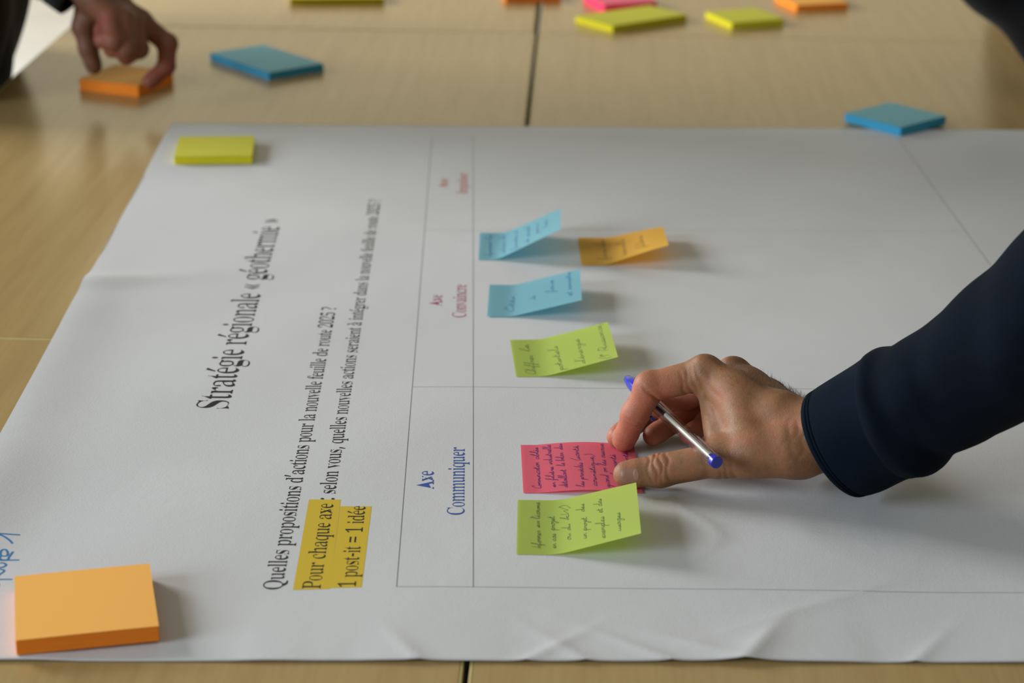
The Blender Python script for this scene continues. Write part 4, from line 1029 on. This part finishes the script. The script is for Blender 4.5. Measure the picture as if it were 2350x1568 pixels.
# resample along the arm
sp = np.concatenate([[0], np.cumsum(np.linalg.norm(np.diff(cen, axis=0), axis=1))])
_sd = np.linspace(0, sp[-1], 400)
def _soft(col):
    d = np.interp(_sd, sp, col)
    k = np.exp(-np.linspace(-2, 2, 33) ** 2); k /= k.sum()
    e = np.concatenate([2 * d[0] - d[16:0:-1], d, 2 * d[-1] - d[-2:-18:-1]])
    return np.convolve(e, k, 'valid')
CEN_S = np.stack([_soft(cen[:, k]) for k in range(3)], 1); AV_S = np.stack([_soft(av[:, k]) for k in range(3)], 1)
def sleeve_frame(s):
    c = np.array([np.interp(s, _sd, CEN_S[:, k]) for k in range(3)])
    a = np.array([np.interp(s, _sd, AV_S[:, k]) for k in range(3)])
    return c, a
AXIS = (cen[-1] - cen[0]) / np.linalg.norm(cen[-1] - cen[0])
def sleeve_pt(s, th, dr=0.0):
    c, a = sleeve_frame(s)
    ra = np.linalg.norm(a)
    b = np.cross(AXIS, a); b /= np.linalg.norm(b)
    rb = ra * 0.95
    ca, sb = math.cos(th), math.sin(th)
    n = a / ra * ca + b * sb
    return c + a * ca + b * rb * sb + n * dr
def fold(s, th):
    """soft creases of the knitted sleeve"""
    s *= 1000
    w = 0.0
    # slack piled up behind the cuff
    w += 2.6 * math.exp(-((s - 52 + 9 * math.sin(th + 0.4)) / 8.0) ** 2)
    w -= 2.2 * math.exp(-((s - 68 + 12 * math.sin(th + 0.8)) / 7.0) ** 2)
    w += 1.7 * math.exp(-((s - 86 + 16 * math.sin(th + 1.2)) / 10.0) ** 2)
    w -= 1.2 * math.exp(-((s - 106 + 20 * math.sin(th + 0.2)) / 9.0) ** 2)
    w += 1.1 * math.sin(s * 0.075 + 2.2 * math.sin(th)) * min(1, max(0, (s - 100) / 40))
    w += 0.5 * math.sin(th * 3 + s * 0.05)
    return w * (0.35 + 0.65 * abs(math.sin(th))) / 1000
CUFF_L = 0.040
def loft(s0, s1, ns, nt, rad):
    V, Fc = [], []
    for i in range(ns + 1):
        s = s0 + (s1 - s0) * i / ns
        for k in range(nt):
            th = 2 * math.pi * k / nt
            V.append(sleeve_pt(s, th, rad(s, th)))
    for i in range(ns):
        for k in range(nt):
            Fc.append((i * nt + k, (i + 1) * nt + k, (i + 1) * nt + (k + 1) % nt, i * nt + (k + 1) % nt))
    return V, Fc
nt = 96
def cuff_r(s, th):
    x = s * 1000
    r = -0.0002
    r -= 0.0016 * max(0, 1 - x / 1.6) ** 2          # rolled rim
    r -= 0.0011 * math.exp(-((x - 4.4) / 0.55) ** 2) + 0.0011 * math.exp(-((x - 6.6) / 0.55) ** 2)   # twin seam
    r += 0.0006 * math.sin(th * 2 + x * 0.03)
    return r
V, Fc = loft(0.0, CUFF_L + 0.006, 130, nt, cuff_r)
n0 = len(V)
for d_, s_ in ((-0.0028, 0.0004), (-0.0034, 0.004), (-0.004, 0.03)):       # inner face
    for k in range(nt): V.append(sleeve_pt(s_, 2 * math.pi * k / nt, d_))
for k in range(nt):
    k2 = (k + 1) % nt
    Fc.append((k, k2, n0 + k2, n0 + k))
    for q in range(2): Fc.append((n0 + q * nt + k, n0 + q * nt + k2, n0 + (q + 1) * nt + k2, n0 + (q + 1) * nt + k))
o = obj('cuff', V, Fc, M_NAVY2, person_r, smooth=True, world_space=True)
def sl_r(s, th):
    x = s - CUFF_L
    r = fold(s, th) * smoothstep(0.0, 0.012, x) + 0.0016 * smoothstep(0.0, 0.004, x) - 0.0006
    r -= 0.010 * smoothstep(S_END - 0.03, S_END, s)
    return float(r)
S_END = float(sp[-1])
V, Fc = loft(CUFF_L, S_END, 190, nt, sl_r)
obj('sleeve', V, Fc, M_NAVY, person_r, smooth=True, world_space=True)

# fine hairs on the back of the hand and wrist
M_HAIRS = plain('arm_hair', (0.03, 0.018, 0.01), 0.5, 0.4)
rnd = random.Random(5)
me_h = [o for o in bpy.data.objects if o.name == 'hand'][0].data
nv = len(me_h.vertices)
co = np.empty(nv * 3, np.float32); me_h.vertices.foreach_get('co', co); co = co.reshape(-1, 3)
no = np.empty(nv * 3, np.float32); me_h.vertex_normals.foreach_get('vector', no); no = no.reshape(-1, 3)
hm = mm((0, 0, 0))
knuck = np.array([J[f][0] for f in 'imrl']) / 1000
ax_h = (knuck.mean(0) - WR / 1000); ax_h /= np.linalg.norm(ax_h)
tpar = (co - WR / 1000) @ ax_h
tj = np.array([J['t'][1], J['t'][2], J['t'][3], J['t'][1] * .5 + J['t'][2] * .5] + [J[f][k] for f in 'imrl' for k in (1, 2, 3)]) / 1000
far_ok = np.min(np.linalg.norm(co[:, None].astype(float) - tj[None], axis=2), 1) > 0.021
cand = np.where((no @ DORS > 0.35) & (tpar > -0.02) & (tpar < 0.062) & far_ok & (co[:, 1] > 1.2))[0]
V, Fc = [], []
for _ in range(900):
    k = cand[rnd.randrange(len(cand))]
    if (no[k] @ np.array([0.2, 0.75, 0.6])) < rnd.uniform(-0.2, 0.9): continue
    p, n = co[k].astype(float), no[k].astype(float)
    d = n * 0.55 + np.array([-0.3, 0.35, 0.1]) * rnd.uniform(0.6, 1.3) + np.array([rnd.uniform(-.3, .3) for _ in range(3)])
    d /= np.linalg.norm(d); L = rnd.uniform(0.003, 0.0075)
    s = np.cross(d, np.array([0.1, 0.9, -0.4])); s /= np.linalg.norm(s); s *= 0.00005
    w = np.cross(d, s); w *= 0.00005 / np.linalg.norm(w)
    q = p - n * 0.0003; m_ = p + d * L * 0.55 - n * L * 0.05; e = p + d * L - n * L * 0.28
    o_ = len(V)
    for c_, f_ in ((q, 1), (m_, 0.8)):
        V += [c_ + s * f_, c_ - s * f_ * 0.5 + w * f_, c_ - s * f_ * 0.5 - w * f_]
    V.append(e)
    for a_, b_ in ((0, 1), (1, 2), (2, 0)):
        Fc.append((o_ + a_, o_ + b_, o_ + 3 + b_, o_ + 3 + a_)); Fc.append((o_ + 3 + a_, o_ + 3 + b_, o_ + 6))
hh = obj('hand_hair', V, Fc, M_HAIRS, person_r, world_space=True)
tag(hh, kind='stuff')

# ------------------------------------------------------------------ ballpoint pen
def glass_mat():
    m, nt_, p = new_mat('clear_plastic')
    nt_.nodes.remove(p)
    tr = node(nt_, 'ShaderNodeBsdfTransparent'); tr.inputs[0].default_value = (0.93, 0.93, 0.95, 1)
    gl = node(nt_, 'ShaderNodeBsdfGlossy'); gl.inputs['Roughness'].default_value = 0.06
    lw = node(nt_, 'ShaderNodeLayerWeight'); lw.inputs['Blend'].default_value = 0.5
    fr = node(nt_, 'ShaderNodeMath', operation='POWER'); fr.inputs[1].default_value = 3.0
    fm = node(nt_, 'ShaderNodeMath', operation='MULTIPLY_ADD'); fm.inputs[1].default_value = 0.75; fm.inputs[2].default_value = 0.035
    nt_.links.new(lw.outputs['Facing'], fr.inputs[0]); nt_.links.new(fr.outputs[0], fm.inputs[0])
    mx = node(nt_, 'ShaderNodeMixShader')
    nt_.links.new(fm.outputs[0], mx.inputs[0]); nt_.links.new(tr.outputs[0], mx.inputs[1]); nt_.links.new(gl.outputs[0], mx.inputs[2])
    nt_.links.new(mx.outputs[0], nt_.nodes['Material Output'].inputs[0])
    return m
M_CLEAR = glass_mat()
M_PENBLUE = plain('blue_pen_plastic', (0.012, 0.022, 0.36), 0.22, 0.6, var=0.03)
M_TUBE = plain('ink_tube', (0.66, 0.66, 0.50), 0.3, 0.5)
M_INKD = plain('dark_ink', (0.012, 0.011, 0.02), 0.25, 0.5)
p_plug = at_depth(1645, 1062, 1.258)
lo_, hi_ = 1.3, 1.45
for _ in range(40):
    md_ = (lo_ + hi_) / 2
    if np.linalg.norm(at_depth(1436, 866, md_) - p_plug) < 0.150: lo_ = md_
    else: hi_ = md_
p_cap = at_depth(1436, 866, lo_)
pd = (p_cap - p_plug) / np.linalg.norm(p_cap - p_plug)
pen = empty('ballpoint_pen', tuple(p_plug))
tag(pen, 'clear hexagonal ballpoint pen with blue cap held in the hand', 'pen')
s1 = np.cross(pd, np.array([0, 0, 1.0])); s1 /= np.linalg.norm(s1); s2 = np.cross(s1, pd)
def turned(name, prof, mat, n=24, hexa=False, parent=pen, smooth=True, off=(0, 0), closed=True):
    V, Fc = [], []
    for t_, r_ in prof:
        for k in range(n):
            a = 2 * math.pi * k / n + 0.3
            rr = r_
            V.append(p_plug + pd * t_ + s1 * (rr * math.cos(a) + off[0]) + s2 * (rr * math.sin(a) + off[1]))
    for i in range(len(prof) - 1):
        for k in range(n): Fc.append((i * n + k, (i + 1) * n + k, (i + 1) * n + (k + 1) % n, i * n + (k + 1) % n)[::-1])
    if closed:
        Fc.append(tuple(range(n))); Fc.append(tuple((len(prof) - 1) * n + k for k in range(n))[::-1])
    return obj(name, V, Fc, mat, parent, smooth=smooth, world_space=(parent is pen))
# barrel: hexagonal outside, round bore
V, Fc = [], []
n = 24
def ring(t_, r_, hexa):
    for k in range(n):
        a = 2 * math.pi * k / n
        rr = r_
        if hexa:
            m_ = (a + math.pi / 6) % (math.pi / 3) - math.pi / 6
            rr = r_ * math.cos(math.pi / 6) / math.cos(m_) * 1.0
        V.append(p_plug + pd * t_ + s1 * rr * math.cos(a) + s2 * rr * math.sin(a))
L0, L1 = 0.0035, 0.122
ring(L0, 0.0046, True); ring(L1, 0.0046, True); ring(L1, 0.0027, False); ring(L0, 0.0027, False)
for i in range(4):
    j = (i + 1) % 4
    for k in range(n): Fc.append((i * n + k, j * n + k, j * n + (k + 1) % n, i * n + (k + 1) % n)[::-1])
obj('barrel', V, Fc, M_CLEAR, pen, smooth=False, world_space=True)
turned('end_plug', [(-0.0004, 0.0037), (0.0, 0.0040), (0.0036, 0.0041), (0.0037, 0.0026), (0.009, 0.0025)], M_PENBLUE, 36, smooth=False)
turned('ink_tube', [(0.009, 0.0016), (0.080, 0.0016)], M_TUBE, 16)
turned('ink', [(0.080, 0.0016), (0.121, 0.0016)], M_INKD, 16)
cap_ = turned('cap', [(0.104, 0.0052), (0.1045, 0.0057), (0.128, 0.0052), (0.138, 0.0045), (0.1465, 0.0028), (0.1495, 0.0012), (0.150, 0.0002)], M_PENBLUE, 28)
cd = -(CR[:, 1] * 0.65 + CR[:, 0] * 0.75); cd = cd - pd * (cd @ pd); cd /= np.linalg.norm(cd)
cs_ = np.cross(pd, cd)
V, Fc = [], []
for i, (t_, r_) in enumerate(((0.124, 0.0035), (0.121, 0.0074), (0.117, 0.0082), (0.105, 0.0082), (0.092, 0.0080), (0.089, 0.0084), (0.087, 0.0078))):
    for w_, h_ in ((-1, -1), (1, -1), (1, 1), (-1, 1)):
        V.append(p_plug + pd * t_ + cd * (r_ + h_ * 0.0008) + cs_ * w_ * 0.0019)
for i in range(6):
    for k in range(4): Fc.append((i * 4 + k, i * 4 + (k + 1) % 4, i * 4 + 4 + (k + 1) % 4, i * 4 + 4 + k))
Fc += [(3, 2, 1, 0), (24, 25, 26, 27)]
obj('clip', V, Fc, M_PENBLUE, cap_)

# ------------------------------------------------------------------ the far hand that pinches the orange pad
person_l = empty('person', (-0.86, 2.30, -0.74))
tag(person_l, 'person in dark clothes at far left, hand pinching an orange pad', 'person')
def fh(px, py, Y): return mm(at_y(px, py, Y))
J2 = {'t': [fh(205, 10, 2.20), fh(192, 62, 2.185), fh(203, 112, 2.18), fh(215, 150, 2.178)],
      'i': [fh(322, 50, 2.165), fh(384, 100, 2.150), fh(382, 152, 2.140), fh(345, 186, 2.130)],
      'm': [fh(310, 58, 2.150), fh(318, 112, 2.125), fh(290, 128, 2.135), fh(268, 96, 2.150)],
      'r': [fh(285, 48, 2.135), fh(290, 112, 2.105), fh(258, 112, 2.118), fh(245, 82, 2.135)],
      'l': [fh(255, 40, 2.130), fh(262, 96, 2.100), fh(235, 92, 2.108), fh(232, 66, 2.125)]}
RAD2 = {'i': (12.0, 10.6, 9.4, 8.2), 'm': (12.0, 10.4, 9.4, 8.4), 'r': (12, 10.2, 9.0, 8.0), 'l': (11.0, 9.4, 8.4, 7.4), 't': (15, 11.5, 10.6, 9.0)}
WR2 = fh(226, -8, 2.178)
ARM2 = np.array([-0.76, 0.18, 0.62]); ARM2 /= np.linalg.norm(ARM2)
allp = np.array([p for v in J2.values() for p in v] + [WR2, WR2 + ARM2 * 80])
D2 = np.array([0.55, -0.25, 0.8]); D2 /= np.linalg.norm(D2)
build_hand('hand', J2, RAD2, WR2, ARM2, M_SKIN2, person_l, 1.6, allp.min(0) - 32, allp.max(0) + 34, D2, None, 90.0, np.array([-8.0, -22.0, 2.0]),
           [(J2['t'][0], J2['i'][0], 12, 12)])
c0 = at_y(182, -20, 2.19)
s_ = np.cross(ARM2, [0, 0, 1.0]); s_ /= np.linalg.norm(s_); w_ = np.cross(s_, ARM2)
V, Fc = [], []
path = [(0.02, 0.030), (0.001, 0.031), (0.0, 0.0325), (0.02, 0.034), (0.025, 0.0335), (0.03, 0.036), (0.08, 0.047), (0.14, 0.052), (0.22, 0.057), (0.30, 0.062)]
ELB2 = c0 + ARM2 * 0.27
for i, (d_, r_) in enumerate(path):
    for k in range(40):
        a = 2 * math.pi * k / 40
        rr = r_ + 0.002 * math.sin(3 * a + d_ * 40) * min(1, d_ * 20)
        V.append(c0 + ARM2 * d_ + s_ * rr * math.cos(a) + w_ * rr * math.sin(a))
for i in range(len(path) - 1):
    for k in range(40): Fc.append((i * 40 + k, (i + 1) * 40 + k, (i + 1) * 40 + (k + 1) % 40, i * 40 + (k + 1) % 40))
obj('sleeve', V, Fc, M_CHAR, person_l, smooth=True, world_space=True)

# ------------------------------------------------------------------ the people themselves (mostly beyond the frame)
def figure(root, hip, chest, neck, head, face, elbows, shoulders, wrists, feet, top_mat, leg_mat, skin, chest_r=120.0, top_extra=()):
    """upper garment, trousers, shoes and head as smooth solids; points in metres, radii in mm"""
    hip, chest, neck, head, face = (mm(p) for p in (hip, chest, neck, head, face))
    pts = [hip, chest, neck] + [mm(p) for p in list(elbows) + list(shoulders) + [w for w in wrists if w is not None]] + [mm(p) for e in top_extra for p in e[:2]]
    pts = np.array(pts)
    F = Field(pts.min(0) - 190, pts.max(0) + 190, 9.0)
    D = F.new()
    sh = [mm(p) for p in shoulders]
    side = (sh[1] - sh[0]) / np.linalg.norm(sh[1] - sh[0])
    fwd = np.cross(side, chest - hip); fwd /= np.linalg.norm(fwd)
    cone(F, D, hip - (chest - hip) * 0.18, chest, 132, chest_r + 18, 40, (fwd, 0.72))
    cone(F, D, chest, neck - (neck - chest) * 0.35, chest_r + 18, 85, 40, (fwd, 0.72))
    cone(F, D, sh[0] * 0.92 + chest * 0.08, sh[1] * 0.92 + chest * 0.08, 66, 66, 40)
    cone(F, D, neck - (neck - chest) * 0.2, neck, 66, 60, 20)
    for s, e, w in zip(sh, elbows, wrists):
        cone(F, D, s, mm(e), 64, 52, 30)
        if w is not None: cone(F, D, mm(e), mm(w), 52, 40, 25)
    for a, b, ra, rb in top_extra: cone(F, D, mm(a), mm(b), ra, rb, 30)
    solid('upper_garment', F, D, top_mat, root, None, 2)
    fp = np.array([mm(p) for p in feet])
    F = Field(np.minimum(fp.min(0), hip) - 180, np.maximum(fp.max(0), hip) + 180, 9.0)
    D = F.new()
    cone(F, D, hip - side * 50, hip + side * 50, 122, 122, 40, (fwd, 0.8))
    for k, f in enumerate(fp):
        h_ = hip + side * (-85 if k == 0 else 85)
        kn = (h_ + f) / 2 + np.array([0, 0, 20.0])
        cone(F, D, h_, kn, 92, 66, 40); cone(F, D, kn, f + np.array([0, 0, 85.0]), 66, 50, 25)
    solid('trousers', F, D, leg_mat, root, None, 2)
    toe = fwd * np.array([1, 1, 0]);
    if toe @ (face - head) < 0: toe = -toe
    toe /= np.linalg.norm(toe)
    for f in fp:
        F = Field(f - 220, f + 240, 7.0); D = F.new()
        cone(F, D, f + np.array([0, 0, 42.0]) - toe * 40, f + np.array([0, 0, 36.0]) + toe * 150, 42, 36, 20)
        cone(F, D, f + np.array([0, 0, 40.0]), f + np.array([0, 0, 95.0]), 44, 40, 20)
        solid('shoe', F, D, M_SHOE, root, None, 1)
    # head with face, ears and hair
    F = Field(np.minimum(head, neck) - 170, head + 170, 4.0); D = F.new()
    up = (head - neck) / np.linalg.norm(head - neck)
    ff = face - head; ff = ff / np.linalg.norm(ff); rt = np.cross(ff, up); rt /= np.linalg.norm(rt); u2 = np.cross(rt, ff)
    cone(F, D, head + u2 * 32 - ff * 8, head + u2 * 20 + ff * 6, 84, 78, 20, (rt, 0.86))
    cone(F, D, head + ff * 14 - u2 * 10, head + ff * 40 - u2 * 72, 64, 34, 25, (rt, 0.92))
    cone(F, D, head - u2 * 60 - ff * 10, neck - up * 20, 54, 58, 20)
    cone(F, D, head + ff * 84 + u2 * 18, head + ff * 100 - u2 * 14, 8, 13, 8)
    for s in (-1, 1):
        cone(F, D, head + rt * s * 78 + u2 * 8, head + rt * s * 76 - u2 * 22, 13, 9, 5, (rt, 0.6))
        cone(F, D, head + ff * 80 + rt * s * 30 + u2 * 26, head + ff * 82 + rt * s * 14 + u2 * 26, 8, 8, 8)
    cone(F, D, head + ff * 78 - u2 * 44 - rt * 18, head + ff * 78 - u2 * 44 + rt * 18, 9, 9, 8)
    hd = solid('head', F, D, skin, root, lambda V: np.full(len(V), 0.35), 1)
    F2 = Field(head - 150, head + 160, 4.0); D = F2.new()
    cone(F2, D, head + u2 * 40 - ff * 14, head + u2 * 30 - ff * 4, 88, 82, 20, (rt, 0.88))
    cone(F2, D, head - ff * 40 - u2 * 10, head - ff * 30 - u2 * 45, 62, 48, 20, (rt, 0.95))
    sl, (x, y, z) = F2.block(F2.lo, F2.lo + F2.h * (F2.n - 1))
    cut = (x - head[0]) * (ff[0] * 0.9 - u2[0] * 0.7) + (y - head[1]) * (ff[1] * 0.9 - u2[1] * 0.7) + (z - head[2]) * (ff[2] * 0.9 - u2[2] * 0.7) - 10
    D[sl] = np.maximum(D[sl], cut.astype(np.float32))
    solid('hair', F2, D, M_HAIR, root, None, 1)
    for s in (-1, 1):
        e_ = (head + ff * 72 + rt * s * 30 + u2 * 12) / 1000
        V, Fc = tube([e_ - ff * 0.012, e_ - ff * 0.004, e_ + ff * 0.006, e_ + ff * 0.0095], [0.006, 0.0115, 0.0095, 0.003], 14)
        obj('eye', V, Fc, M_EYE, root, smooth=True, world_space=True)
M_EYE = plain('eye', (0.5, 0.47, 0.44), 0.2, 0.5)
END = cen[-1]
figure(person_r, (1.02, 0.98, 0.22), (0.93, 0.97, 0.52), (0.87, 0.97, 0.68), (0.80, 0.99, 0.82), (0.70, 1.0, 0.75),
       [tuple(END + AXIS * 0.02), (0.86, 0.66, 0.30)], [(0.86, 1.13, 0.60), (0.94, 0.77, 0.60)], [tuple(END - AXIS * 0.03), (0.80, 0.62, 0.05)],
       [(1.00, 1.10, -0.74), (1.06, 0.86, -0.74)], M_NAVY, M_JEANS, M_SKIN, 120.0, [(END + AXIS * 0.004, END + AXIS * 0.07, 54, 52)])
figure(person_l, (-0.665, 2.28, 0.10), (-0.64, 2.32, 0.48), (-0.62, 2.32, 0.66), (-0.56, 2.31, 0.80), (-0.46, 2.28, 0.72),
       [tuple(ELB2), (-0.78, 2.62, 0.25)], [(-0.64, 2.18, 0.57), (-0.66, 2.50, 0.57)], [tuple(c0 + ARM2 * 0.2), (-0.74, 2.62, 0.02)],
       [(-0.82, 2.18, -0.74), (-0.84, 2.42, -0.74)], M_BLACK, M_BLACK, M_SKIN2)
E_F = at_y(2440, 84, 2.26); E_M = at_y(2302, -74, 2.31)
person_f = empty('person', (0.98, 2.42, -0.74))
tag(person_f, 'person in a black jacket leaning in at the top right corner', 'person')
figure(person_f, (0.90, 2.44, 0.12), (0.80, 2.45, 0.42), (0.72, 2.45, 0.58), (0.64, 2.44, 0.71), (0.55, 2.42, 0.63),
       [tuple(E_M), (0.72, 2.74, 0.22)], [(0.70, 2.34, 0.48), (0.76, 2.64, 0.48)], [tuple(E_F), (0.70, 2.84, 0.06)],
       [(0.98, 2.36, -0.74), (0.98, 2.56, -0.74)], M_BLACK, M_BLACK, M_SKIN2, 120.0, [(E_F, E_F + np.array([0.1, -0.03, 0.02]), 46, 42)])
